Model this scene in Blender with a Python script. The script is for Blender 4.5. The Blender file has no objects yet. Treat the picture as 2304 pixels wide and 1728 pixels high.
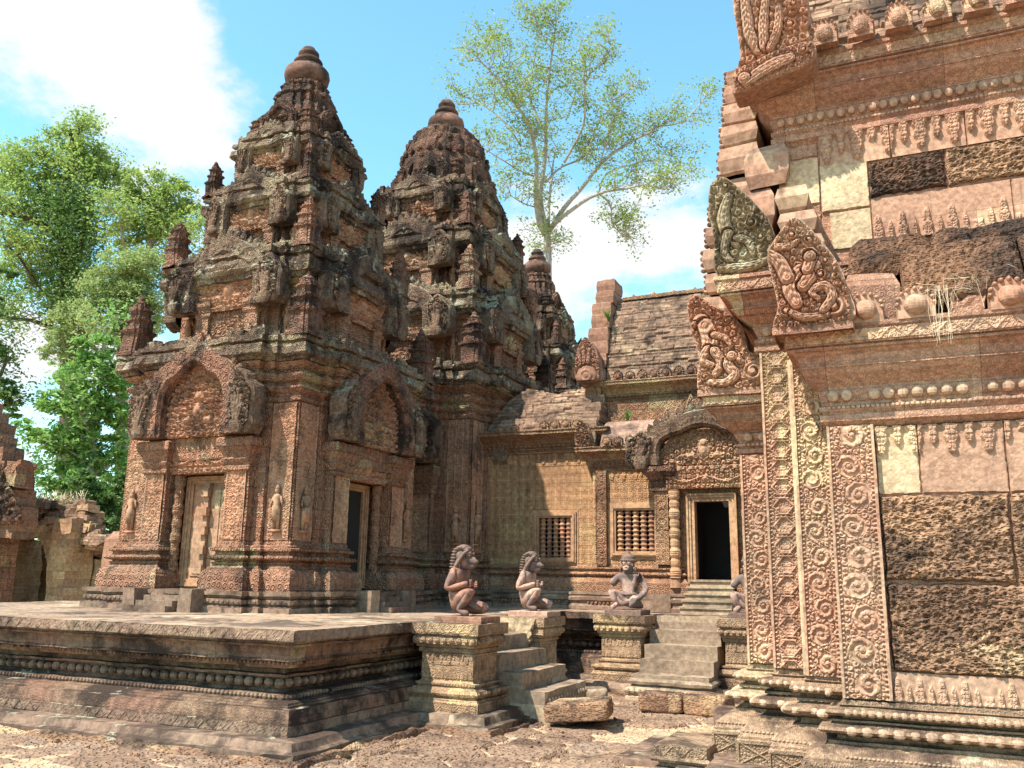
import bpy, math, random
import numpy as np
from mathutils import Matrix, Vector
from math import sin, cos, pi, radians as rad
random.seed(7); RNG=np.random.default_rng(7)
scn=bpy.context.scene
# ---------------------------------------------------------------- camera
cd=bpy.data.cameras.new('camera'); cam=bpy.data.objects.new('camera',cd); scn.collection.objects.link(cam)
cd.sensor_width=36; cd.lens=1981/2304*36; cd.clip_start=.05; cd.clip_end=3000
cam.matrix_world=Matrix.Translation((0,0,1.6))@Matrix.Rotation(rad(24.45),4,'Z')@Matrix.Rotation(rad(90+12.478),4,'X')@Matrix.Rotation(rad(.968),4,'Z')
scn.camera=cam
scn.render.resolution_x=1024; scn.render.resolution_y=768
# ---------------------------------------------------------------- sun and sky
SUN_EL=rad(55.5); SUN_DIR=Vector((-.55,-.835,0)).normalized()      # horizontal direction towards the sun
S3=Vector((SUN_DIR.x*cos(SUN_EL),SUN_DIR.y*cos(SUN_EL),sin(SUN_EL)))
sl=bpy.data.lights.new('sun','SUN'); sl.energy=5; sl.angle=rad(.53); sl.color=(1,.93,.82)
so=bpy.data.objects.new('sun',sl); scn.collection.objects.link(so)
so.rotation_euler=S3.to_track_quat('Z','Y').to_euler(); so.location=(-20,-30,40)
w=bpy.data.worlds.new('World'); scn.world=w; w.use_nodes=True
nt=w.node_tree; N=nt.nodes; Lk=nt.links; N.clear()
def nd(t,**k):
    n=N.new(t)
    for a,b in k.items(): setattr(n,a,b)
    return n
sky=nd('ShaderNodeTexSky',sky_type='NISHITA',sun_disc=False,sun_elevation=SUN_EL,sun_rotation=math.atan2(SUN_DIR.x,SUN_DIR.y),air_density=1.1,dust_density=.4,ozone_density=2.5)
bg=nd('ShaderNodeBackground'); bg.inputs[1].default_value=.12
out=nd('ShaderNodeOutputWorld')
tc=nd('ShaderNodeTexCoord'); sep=nd('ShaderNodeSeparateXYZ'); Lk.new(tc.outputs['Generated'],sep.inputs[0])
# clouds laid on a flat layer high above the place: direction / elevation
mz=nd('ShaderNodeMath',operation='MAXIMUM'); Lk.new(sep.outputs[2],mz.inputs[0]); mz.inputs[1].default_value=.03
az=nd('ShaderNodeMath',operation='ADD'); Lk.new(mz.outputs[0],az.inputs[0]); az.inputs[1].default_value=.25
dx=nd('ShaderNodeMath',operation='DIVIDE'); Lk.new(sep.outputs[0],dx.inputs[0]); Lk.new(az.outputs[0],dx.inputs[1])
dy=nd('ShaderNodeMath',operation='DIVIDE'); Lk.new(sep.outputs[1],dy.inputs[0]); Lk.new(az.outputs[0],dy.inputs[1])
cb=nd('ShaderNodeCombineXYZ'); Lk.new(dx.outputs[0],cb.inputs[0]); Lk.new(dy.outputs[0],cb.inputs[1])
cn=nd('ShaderNodeTexNoise'); cn.inputs['Scale'].default_value=2.6; cn.inputs['Detail'].default_value=9; cn.inputs['Roughness'].default_value=.62; Lk.new(cb.outputs[0],cn.inputs['Vector'])
def blob(dirv,size,amt):
    v=nd('ShaderNodeVectorMath',operation='DISTANCE'); Lk.new(tc.outputs['Generated'],v.inputs[0]); v.inputs[1].default_value=Vector(dirv).normalized()
    m=nd('ShaderNodeMapRange',interpolation_type='SMOOTHSTEP'); Lk.new(v.outputs['Value'],m.inputs[0])
    m.inputs[1].default_value=0; m.inputs[2].default_value=size; m.inputs[3].default_value=amt; m.inputs[4].default_value=0
    return m.outputs[0]
CLOUDS=[((-.701,.502,.53),.26,.36),((-.654,.567,.501),.18,.20),((-.653,.623,.431),.14,.28),((-.753,.503,.43),.12,-.30),((-.70,.57,.42),.06,-.2),((-.794,.571,.208),.28,.25),((-.588,.596,.546),.10,-.15),
 ((-.222,.891,.395),.14,.28),((-.322,.882,.343),.16,.34),((-.177,.872,.44),.09,.22),((-.338,.853,.38),.10,.2),((-.19,.92,.3),.20,.28),((-.222,.81,.542),.20,-.4),((-.478,.695,.538),.20,-.45),((-.36,.78,.52),.22,-.35),((.8,.5,.3),.5,.12),((-.3,-1,.5),.6,.1)]
c0=nd('ShaderNodeMath',operation='MULTIPLY_ADD'); Lk.new(cn.outputs['Fac'],c0.inputs[0]); c0.inputs[1].default_value=3.3; c0.inputs[2].default_value=-1.24; acc=c0.outputs[0]
for d_,s_,a_ in CLOUDS:
    ad=nd('ShaderNodeMath',operation='ADD'); Lk.new(acc,ad.inputs[0]); Lk.new(blob(d_,s_,a_),ad.inputs[1]); acc=ad.outputs[0]
cm=nd('ShaderNodeMapRange',interpolation_type='SMOOTHSTEP'); Lk.new(acc,cm.inputs[0]); cm.inputs[1].default_value=.44; cm.inputs[2].default_value=.92
hs=nd('ShaderNodeMixRGB',blend_type='MULTIPLY'); hs.inputs[0].default_value=1; Lk.new(sky.outputs[0],hs.inputs[1]); hs.inputs[2].default_value=(1.10,1.55,1.38,1)
mx=nd('ShaderNodeMixRGB'); Lk.new(cm.outputs[0],mx.inputs[0]); Lk.new(hs.outputs[0],mx.inputs[1]); mx.inputs[2].default_value=(4.1,4.15,4.25,1)
Lk.new(mx.outputs[0],bg.inputs[0]); Lk.new(bg.outputs[0],out.inputs[0])
scn.view_settings.view_transform='Standard'; scn.view_settings.look='None'; scn.view_settings.gamma=1; scn.view_settings.exposure=1.08
scn.render.engine='CYCLES'; scn.cycles.max_bounces=6; scn.cycles.diffuse_bounces=4

# ================================================================ numeric noise
def _h(i,j,k,s=0):
    n=(i*73856093)^(j*19349663)^(k*83492791)^(s*2654435761)
    n=(n^(n>>13))*1274126177; n=n^(n>>16)
    return (n&0xffff)/65535.
def vnoise(x,y,z=0,s=0):
    x=np.asarray(x,float);y=np.asarray(y,float);z=np.asarray(z,float)+0*x
    i=np.floor(x).astype(np.int64);j=np.floor(y).astype(np.int64);k=np.floor(z).astype(np.int64)
    fx,fy,fz=x-i,y-j,z-k; fx=fx*fx*(3-2*fx);fy=fy*fy*(3-2*fy);fz=fz*fz*(3-2*fz)
    r=0
    for a in (0,1):
        for b in (0,1):
            for c in (0,1):
                r=r+_h(i+a,j+b,k+c,s)*(fx if a else 1-fx)*(fy if b else 1-fy)*(fz if c else 1-fz)
    return r*2-1
def fbm(x,y,z=0,o=4,s=0,g=.5):
    a=1;r=0;t=0
    for q in range(o):
        r=r+a*vnoise(x*2**q,y*2**q,np.asarray(z)*2**q,s+q);t+=a;a*=g
    return r/t
def cell(u,v,s=0,jit=.8):
    """nearest jittered cell: returns F1, F2, dx, dy, id"""
    i0=np.floor(u).astype(np.int64);j0=np.floor(v).astype(np.int64)
    f1=np.full(u.shape,9.);f2=np.full(u.shape,9.);DX=np.zeros(u.shape);DY=np.zeros(u.shape);ID=np.zeros(u.shape)
    for a in (-1,0,1):
        for b in (-1,0,1):
            i=i0+a;j=j0+b
            cx=i+.5+(_h(i,j,0,s)-.5)*jit;cy=j+.5+(_h(i,j,1,s)-.5)*jit
            ddx=u-cx;ddy=v-cy;d=np.hypot(ddx,ddy)
            c=d<f1
            f2=np.where(c,f1,np.minimum(f2,d));f1=np.where(c,d,f1)
            DX=np.where(c,ddx,DX);DY=np.where(c,ddy,DY);ID=np.where(c,_h(i,j,2,s),ID)
    return f1,f2,DX,DY,ID
# relief height functions (0..1), u,v in metres
def foliage(cs=.1,seed=0,turn=11,jit=.7):
    def f(u,v):
        f1,f2,dx,dy,ID=cell(u/cs,v/cs,seed,jit)
        sg=np.where(ID>.5,1,-1)
        a=np.arctan2(dy,dx)*sg+ID*6.28
        sp=.5+.5*np.sin(a+f1*turn)
        e=np.clip((f2-f1)*3.2,0,1)
        return e*(.35+.65*sp)*np.clip(1.25-f1*.7,0,1)+.12*vnoise(u/.02,v/.02,0,seed)
    return f
def scroll(width,pitch=.22,border=.05,seed=0,turn=13):
    """vertical rinceau of big spirals inside a bordered strip, u in 0..width"""
    def f(u,v):
        k=np.floor(v/pitch);r1=_h(k.astype(np.int64),0*k.astype(np.int64),seed,1);r2=_h(k.astype(np.int64),0*k.astype(np.int64),seed,2);c=k*pitch+pitch*(.5+.10*(r2-.5))
        side=np.where(k%2==0,1,-1)
        uu=u-width/2; cx=side*width*(.03+.06*r1)
        dx=uu-cx;dy=(v-c)
        r=np.hypot(dx,dy);a=np.arctan2(dy,dx)*side
        R=min(pitch*.5,(width-2*border)*.5)*(.86+.20*r2)
        q=r/R
        q=q/(.95+.035*np.sin(a*8+k))
        sp=np.clip(.5+.75*np.sin(a*1+q*turn*(.60+.25*r1)+1.2+r2*2),0,1)*np.clip((1.0-q)*6,0,1)
        sp=sp*(.90+.10*np.sin(a*14+q*9))
        sp=np.where(q<.22,.75+.3*np.cos(q*12),sp)
        fl=foliage(.046,seed+3,9)(u,v)*.85
        vine=np.clip(1-np.abs(uu-width*.24*np.sin(v/pitch*pi))/.012,0,1)*.8
        h=np.where(q<.93,.12+.86*sp,np.maximum(fl*np.clip((q-.88)*8,0,1),vine))
        e=width/2-np.abs(uu)                      # distance from the edge
        bead=.45+.35*np.cos(v/.018*pi)
        b=np.where(e<border*.55,1.05,np.where(e<border,bead,0))
        wear=np.clip(fbm(u/.12,v/.16,0,3,seed+9)*2.6-.55,0,1)
        return np.where(e<border,b*(1-.35*wear),h*(.95-.6*wear))
    return f
def candel(width,pitch=.16,border=.045,seed=0):
    """vertical urn / lozenge pattern strip"""
    def f(u,v):
        uu=np.abs(u-width/2);t=(v/pitch)%1
        band=np.clip(1-np.abs(uu-(.015+.09*np.abs(t-.5)*1.6))/.018,0,1)
        bars=np.where((np.abs(t-.5)<.16)&(uu<.05),.5+.5*np.sin(v/.014*pi),0)
        a=foliage(.04,seed,10)(uu,v)*.7
        h=np.maximum(np.maximum(band,bars),a*np.where(uu>.03,1,.4))
        e=width/2-uu;bead=.4+.35*np.cos(v/.018*pi)
        return np.where(e<border*.55,1.05,np.where(e<border,bead,h))
    return f
def pendants(w=.16,h=.3,seed=0,up=False):
    """row of hanging (or standing) leaf pendants; v 0..h"""
    def f(u,v):
        vv=(v if up else h-v)/h                  # 0 at the root
        k=np.floor(u/w);t=(u/w-k-.5)*2           # -1..1
        big=(k%2==0)
        L=np.where(big,.92,.66)+0*u;W=np.where(big,1.02,.66)*(1-.25*vv)
        prof=W*np.sqrt(np.clip(1-(vv/L)**3,0,1))*(.72+.28*np.abs(np.cos(vv*8)))
        ins=np.clip((prof-np.abs(t))*5,0,1)*np.clip((L-vv)*9,0,1)
        de=.72+.38*foliage(.036,seed,10)(np.abs(t)*w*.5,v)
        rr=_h(k.astype(np.int64),0*k.astype(np.int64),seed+3,4);brk_=np.where(rr<.12,np.clip((.35-vv)*9,0,1),1)
        return ins*de*(.8+.3*rr)*brk_
    return f
def lozenge(w=.2,seed=0):
    def f(u,v):
        a=np.abs(((u/w)%1)-.5)*2;b=np.clip(v,0,9)
        q=np.abs(((u/w+v/w)%1)-.5);p=np.abs(((u/w-v/w)%1)-.5)
        l=np.maximum(np.clip(1-q*14,0,1),np.clip(1-p*14,0,1))
        return np.maximum(l,.6*foliage(.035,seed,9)(u,v))
    return f
def pits(cs=.06,seed=0,deep=1.):
    def f(u,v):
        wx=fbm(u/.2,v/.2,0,3,seed)*.06
        f1,f2,_,_,_=cell((u+wx)/(cs*1.2),(v+wx*.6)/cs,seed,1)
        g1,g2,_,_,_=cell(u/(cs*.7),(v+wx)/(cs*.36),seed+5,1)
        a=np.clip((.42-f1)*4,0,1);b=np.clip((.38-g1)*4,0,1)
        return .62-deep*(.42*a+.3*b)+.45*fbm(u/.09,v/.045,0,4,seed)
    return f
# ================================================================ materials
def stone(name,a,b,c=None,dark=.5,lich=.3,carve=None,cs=.12,bump=.6,blk=(.55,.28),yel=.25,fine=1.,streak=.5,mort=.35,horiz=False,dcol=(.045,.030,.024),lcol=(.36,.36,.25)):
    m=bpy.data.materials.new(name);m.use_nodes=True;t=m.node_tree;n=t.nodes;L=t.links
    a,b=[tuple(x*.74 for x in q) for q in(a,b)];c=tuple(x*.74 for x in c) if c else None;lcol=tuple(x*.8 for x in lcol)
    bs=n['Principled BSDF'];bs.inputs['Roughness'].default_value=.92
    try: bs.inputs['Specular IOR Level'].default_value=.15
    except: pass
    def M(op,x,y=None,z=None):
        q=n.new('ShaderNodeMath');q.operation=op
        for i,v in enumerate((x,y,z)):
            if v is None: continue
            if isinstance(v,(int,float)): q.inputs[i].default_value=v
            else: L.new(v,q.inputs[i])
        return q.outputs[0]
    def MR(v,a0,a1,b0=0,b1=1):
        q=n.new('ShaderNodeMapRange');q.interpolation_type='SMOOTHSTEP';L.new(v,q.inputs[0])
        for i,x in enumerate((a0,a1,b0,b1)): q.inputs[i+1].default_value=x
        return q.outputs[0]
    def NO(vec,sc,det=5,ro=.6,dist=0):
        q=n.new('ShaderNodeTexNoise');L.new(vec,q.inputs['Vector']);q.inputs['Scale'].default_value=sc;q.inputs['Detail'].default_value=det;q.inputs['Roughness'].default_value=ro;q.inputs['Distortion'].default_value=dist
        return q.outputs['Fac']
    def MX(f,x,y,bt='MIX'):
        q=n.new('ShaderNodeMixRGB');q.blend_type=bt
        for i,v in enumerate((f,x,y)):
            if isinstance(v,tuple): q.inputs[i].default_value=(*v,1)
            elif isinstance(v,(int,float)): q.inputs[i].default_value=v
            else: L.new(v,q.inputs[i])
        return q.outputs[0]
    g=n.new('ShaderNodeNewGeometry');P=g.outputs['Position']
    s=n.new('ShaderNodeSeparateXYZ');L.new(P,s.inputs[0]);sn=n.new('ShaderNodeSeparateXYZ');L.new(g.outputs['True Normal'],sn.inputs[0])
    ax=M('ABSOLUTE',sn.outputs[0]);ay=M('ABSOLUTE',sn.outputs[1]);sel=M('GREATER_THAN',ay,ax)
    u=M('ADD',M('MULTIPLY',s.outputs[0],sel),M('MULTIPLY',s.outputs[1],M('SUBTRACT',1.,sel)))
    cv=n.new('ShaderNodeCombineXYZ');L.new(s.outputs[0] if horiz else u,cv.inputs[0]);L.new(s.outputs[1 if horiz else 2],cv.inputs[1]);UV=cv.outputs[0]
    col=MX(MR(NO(P,.9,4),.4,.62),a,b)
    br=n.new('ShaderNodeTexBrick');L.new(UV,br.inputs['Vector']);br.inputs['Scale'].default_value=1
    br.inputs['Brick Width'].default_value=blk[0];br.inputs['Row Height'].default_value=blk[1];br.inputs['Mortar Size'].default_value=.004;br.inputs['Mortar Smooth'].default_value=.3
    br.inputs['Color1'].default_value=(0,0,0,1);br.inputs['Color2'].default_value=(1,1,1,1);br.inputs['Mortar'].default_value=(.5,.5,.5,1)
    br.offset=.5;br.squash=1.3;br.squash_frequency=3
    bc=n.new('ShaderNodeSeparateColor');L.new(br.outputs['Color'],bc.inputs[0])
    if c: col=MX(M('MULTIPLY',MR(bc.outputs[0],1-yel-.02,1-yel+.02),MR(NO(P,.7,3),.45,.6)),col,c)
    col=MX(1.,col,MX(bc.outputs[0],(.78,.76,.76),(1.12,1.1,1.06)),'MULTIPLY')
    nf=NO(P,14*fine,6,.7);col=MX(1.,col,MX(MR(nf,.3,.72),(.62,.6,.58),(1.22,1.2,1.18)),'MULTIPLY')
    mp=n.new('ShaderNodeMapping');L.new(P,mp.inputs[0]);mp.inputs['Scale'].default_value=(2.6,2.6,.35)
    st=NO(mp.outputs[0],1.6,5,.65)
    up=M('MAXIMUM',sn.outputs[2],0.)
    dk=M('ADD',M('ADD',M('MULTIPLY',NO(P,1.5,8,.68,.4),1-streak*.5),M('MULTIPLY',st,streak*.5)),M('MULTIPLY',up,.09))
    dm=MR(dk,.66-.22*dark,.80-.22*dark)
    dm=M('MULTIPLY',dm,min(1.,.55+dark*.5))
    col=MX(dm,col,dcol)
    if lich>0:
        lk=M('ADD',M('ADD',NO(P,2.3,9,.72,.3),M('MULTIPLY',up,.10)),M('MULTIPLY',NO(P,11,3,.5),.18))
        lm=M('MULTIPLY',MR(lk,.80-.16*lich,.86-.16*lich),min(1,.6+lich*.4))
        col=MX(lm,col,MX(NO(P,5,3),lcol,(lcol[0]*1.5,lcol[1]*1.42,lcol[2]*1.45)))
    if mort>0: col=MX(M('MULTIPLY',br.outputs['Fac'],mort),col,(.05,.035,.025))
    h=M('ADD',M('MULTIPLY',nf,.25),M('MULTIPLY',NO(P,50,3,.6),.10))
    if mort>0: h=M('SUBTRACT',h,M('MULTIPLY',br.outputs['Fac'],.5*mort))
    if carve in('spiral','fine'):
        vo=n.new('ShaderNodeTexVoronoi');vo.voronoi_dimensions='2D';L.new(UV,vo.inputs['Vector']);vo.inputs['Scale'].default_value=1/cs;vo.inputs['Randomness'].default_value=.45
        sb=n.new('ShaderNodeVectorMath');sb.operation='SUBTRACT';L.new(UV,sb.inputs[0]);L.new(vo.outputs['Position'],sb.inputs[1])
        sx=n.new('ShaderNodeSeparateXYZ');L.new(sb.outputs[0],sx.inputs[0])
        an=M('ARCTAN2',sx.outputs[1],sx.outputs[0])
        sp=M('ADD',M('MULTIPLY',M('SINE',M('ADD',an,M('MULTIPLY',vo.outputs['Distance'],15.))),.5),.5)
        sp=M('MULTIPLY',sp,MR(vo.outputs['Distance'],.62,.40))
        h=M('ADD',h,M('MULTIPLY',sp,.9))
        col=MX(1.,col,MX(MR(sp,.0,.5),(.80,.78,.76),(1.05,1.05,1.05)),'MULTIPLY')  # relief shading put into colour: carved hollows darker, ridges lighter
    if carve=='lattice':
        fu=M('FRACT',M('DIVIDE',u,cs));fv=M('FRACT',M('DIVIDE',s.outputs[2],cs))
        du=M('ABSOLUTE',M('SUBTRACT',fu,.5));dv=M('ABSOLUTE',M('SUBTRACT',fv,.5))
        ln=MR(M('MAXIMUM',du,dv),.44,.47)
        rr=M('SQRT',M('ADD',M('MULTIPLY',du,du),M('MULTIPLY',dv,dv)))
        an=M('ARCTAN2',dv,du)
        fl=M('MULTIPLY',M('ADD',M('MULTIPLY',M('SINE',M('MULTIPLY',rr,38.)),.5),.5),M('ADD',.55,M('MULTIPLY',M('COSINE',M('MULTIPLY',an,8.)),.45)))
        fl=M('MULTIPLY',fl,MR(rr,.46,.36))
        h=M('ADD',h,M('ADD',M('MULTIPLY',ln,.8),M('MULTIPLY',fl,.8)))
        col=MX(1.,col,MX(M('MAXIMUM',ln,fl),(.82,.78,.72),(1.1,1.1,1.08)),'MULTIPLY')  # lattice hollows darkened and raised lines lightened in colour, as relief shade
    if carve=='pits':
        mq=n.new('ShaderNodeMapping');L.new(P,mq.inputs[0]);mq.inputs['Scale'].default_value=(1,1,2.2)
        vo=n.new('ShaderNodeTexVoronoi');L.new(mq.outputs[0],vo.inputs['Vector']);vo.inputs['Scale'].default_value=1/cs
        h=M('ADD',h,M('MULTIPLY',MR(vo.outputs['Distance'],.12,.5),1.1))
    bp=n.new('ShaderNodeBump');bp.inputs['Strength'].default_value=min(1,bump);bp.inputs['Distance'].default_value=.03 if carve else .014
    L.new(h,bp.inputs['Height']);L.new(bp.outputs[0],bs.inputs['Normal']);L.new(col,bs.inputs['Base Color'])
    return m
RED=(.36,.165,.105);PINK=(.44,.245,.17);ORG=(.46,.24,.115);YEL=(.52,.40,.235);TAN=(.46,.33,.20)
MT={}
MT['tower']=stone('tower_stone',(.46,.235,.16),(.40,.24,.17),(.46,.35,.235),dark=.88,lich=.5,carve='spiral',cs=.10,bump=1,yel=.25,mort=.5)
MT['lip']=stone('lichened_cornice_stone',(.30,.20,.145),(.40,.31,.215),(.46,.38,.25),dark=.88,lich=.85,carve='spiral',cs=.08,bump=1,yel=.3,mort=.6,lcol=(.40,.375,.27))
MT['tower_low']=stone('tower_wall_stone',(.52,.27,.175),(.50,.31,.21),YEL,dark=.58,lich=.35,carve='spiral',cs=.095,bump=1,yel=.22,mort=.6,streak=.75)
MT['naga']=stone('lichened_naga_stone',(.42,.28,.20),(.36,.24,.17),None,dark=.78,lich=.75,carve='fine',cs=.05,bump=.9,mort=.2)
MT['tower_dark']=stone('weathered_crown_stone',(.27,.15,.11),(.31,.175,.125),None,dark=.95,lich=.45,carve='spiral',cs=.09,bump=.9)
MT['finial']=stone('finial_stone',(.28,.15,.11),(.23,.13,.10),None,dark=1.0,lich=.15,bump=.5,mort=0)
MT['carved']=stone('carved_relief_stone',(.54,.285,.18),(.54,.34,.22),YEL,dark=.55,lich=.3,bump=.4,mort=.2,yel=.15)
MT['plain']=stone('plain_pink_sandstone',PINK,(.40,.22,.15),(.52,.38,.26),dark=.45,lich=.2,bump=.5,yel=.15)
MT['slabr']=stone('roof_slab_stone',(.40,.26,.20),(.34,.22,.17),None,dark=.5,lich=.2,bump=.5,mort=0)
MT['terrace']=stone('terrace_stone',(.35,.205,.145),(.37,.25,.17),(.46,.37,.24),dark=.86,lich=.25,carve='spiral',cs=.055,bump=.42,blk=(.9,.6),yel=.2,mort=.6)
MT['floor']=stone('terrace_floor',(.43,.30,.21),(.47,.35,.25),(.50,.40,.28),dark=.46,lich=.02,bump=.5,blk=(.95,.62),mort=.55,streak=0,horiz=True)
MT['step']=stone('step_stone',(.36,.24,.175),(.35,.25,.18),(.46,.36,.26),dark=.72,lich=.15,bump=.6,blk=(.8,.9),mort=.6)
MT['ped']=stone('pedestal_stone',(.58,.40,.26),(.52,.35,.225),(.68,.49,.28),dark=.60,lich=.32,carve='spiral',cs=.05,bump=.4,blk=(.6,.25),yel=.3)
MT['stair']=stone('stair_stone',(.46,.35,.25),(.42,.315,.225),(.52,.42,.29),dark=.55,lich=.06,bump=.6,blk=(.9,.2),mort=.2)
MT['lattice']=stone('lattice_wall_stone',(.70,.42,.24),(.66,.39,.225),(.70,.49,.27),dark=.46,streak=.7,lich=.12,carve='lattice',cs=.165,bump=1,blk=(.66,.33),yel=.32)
MT['hall']=stone('hall_stone',(.52,.285,.18),(.54,.34,.21),YEL,dark=.52,lich=.3,carve='fine',cs=.07,bump=.8,yel=.15)
MT['frame']=stone('door_frame_stone',(.54,.31,.185),(.58,.37,.22),None,dark=.2,lich=0,bump=.4,mort=0)
MT['brick']=stone('old_brick',(.42,.265,.18),(.32,.21,.15),(.52,.38,.25),dark=.74,lich=.2,bump=.8,blk=(.26,.075),yel=.3,mort=.7)
MT['lib']=stone('library_stone',(.54,.285,.20),(.56,.34,.24),(.64,.47,.31),dark=.50,lich=.14,streak=.75,carve='spiral',cs=.05,bump=.30,blk=(.85,.5),yel=.2,mort=.5,fine=1.6)
MT['libc']=stone('library_carved',(.58,.34,.235),(.62,.43,.30),(.66,.52,.32),dark=.40,lich=.16,bump=.35,blk=(.7,.6),mort=.3,fine=1.6)
MT['ash']=stone('smooth_pink_ashlar',(.54,.335,.235),(.58,.40,.27),None,dark=.30,lich=.12,bump=.5,mort=0,fine=1.6)
MT['liby']=stone('yellow_sandstone',(.74,.57,.37),(.68,.51,.33),None,dark=.3,lich=0,bump=.4,mort=0,fine=1.6)
MT['libbase']=stone('library_base_stone',(.48,.345,.23),(.44,.30,.20),(.56,.45,.29),dark=.62,lich=.2,carve='spiral',cs=.045,bump=.35,blk=(1.1,.6),mort=.4,fine=1.6)
MT['term']=stone('terminal_stone',(.52,.28,.19),(.58,.37,.26),None,dark=.42,lich=.4,bump=.4,mort=0,blk=(.4,.4),fine=1.4)
MT['termd']=stone('mossy_terminal_stone',(.46,.37,.24),(.38,.31,.20),None,dark=.75,lich=.7,bump=.4,mort=0)
MT['lat']=stone('laterite',(.48,.29,.18),(.33,.195,.125),(.58,.41,.25),dark=.66,lich=.08,bump=.9,carve='pits',cs=.035,blk=(.5,.4),yel=.45,mort=0,fine=1.8,streak=.1)
MT['latd']=stone('dark_laterite',(.20,.115,.08),(.30,.165,.10),None,dark=.8,lich=.06,bump=.9,carve='pits',cs=.035,mort=0,fine=1.8,streak=.1)
MT['ruin']=stone('ruined_masonry',(.58,.40,.23),(.50,.30,.18),(.68,.54,.34),dark=.42,lich=.15,bump=.8,blk=(.5,.2),mort=.6)
MT['statue']=stone('statue_stone',(.27,.18,.15),(.23,.16,.135),None,dark=.10,lich=.0,bump=.35,mort=0,fine=2.,streak=0)
MT['statp']=stone('pale_statue_stone',(.62,.41,.31),(.56,.37,.28),None,dark=.10,lich=.0,bump=.25,mort=0,fine=2.,streak=0)
def plainmat(name,c,r=.9):
    m=bpy.data.materials.new(name);m.use_nodes=True;b=m.node_tree.nodes['Principled BSDF'];b.inputs['Base Color'].default_value=(*c,1);b.inputs['Roughness'].default_value=r;return m
MT['void']=plainmat('painted_interior_shade',(.012,.009,.007))  # near-black colour carries the shade of door and window interiors
MT['straw']=plainmat('straw',(.62,.52,.36))
def statue_mat(name,skin,darkc,chest):
    """dark weathered stone with paler pink worn areas"""
    m=stone(name,skin,tuple(x*.86 for x in skin),None,dark=.3,lich=.12,bump=.8,mort=0,fine=2.2,streak=0)
    t=m.node_tree;L=t.links;n=t.nodes;bs=n['Principled BSDF'];old=bs.inputs['Base Color'].links[0].from_socket
    g=n.new('ShaderNodeTexCoord')
    no=n.new('ShaderNodeTexNoise');L.new(g.outputs['Object'],no.inputs['Vector']);no.inputs['Scale'].default_value=chest;no.inputs['Detail'].default_value=4
    mr=n.new('ShaderNodeMapRange');mr.interpolation_type='SMOOTHSTEP';L.new(no.outputs['Fac'],mr.inputs[0]);mr.inputs[1].default_value=.47;mr.inputs[2].default_value=.55
    mx=n.new('ShaderNodeMixRGB');L.new(mr.outputs[0],mx.inputs[0]);L.new(old,mx.inputs[1]);mx.inputs[2].default_value=(*darkc,1);L.new(mx.outputs[0],bs.inputs['Base Color'])
    return m
MT['st1']=statue_mat('red_statue_stone',(.50,.26,.19),(.155,.10,.085),4.5)
MT['st2']=statue_mat('pale_pink_statue_stone',(.64,.41,.32),(.165,.115,.10),4)
MT['st3']=statue_mat('grey_statue_stone',(.62,.43,.36),(.16,.115,.10),4)
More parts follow.
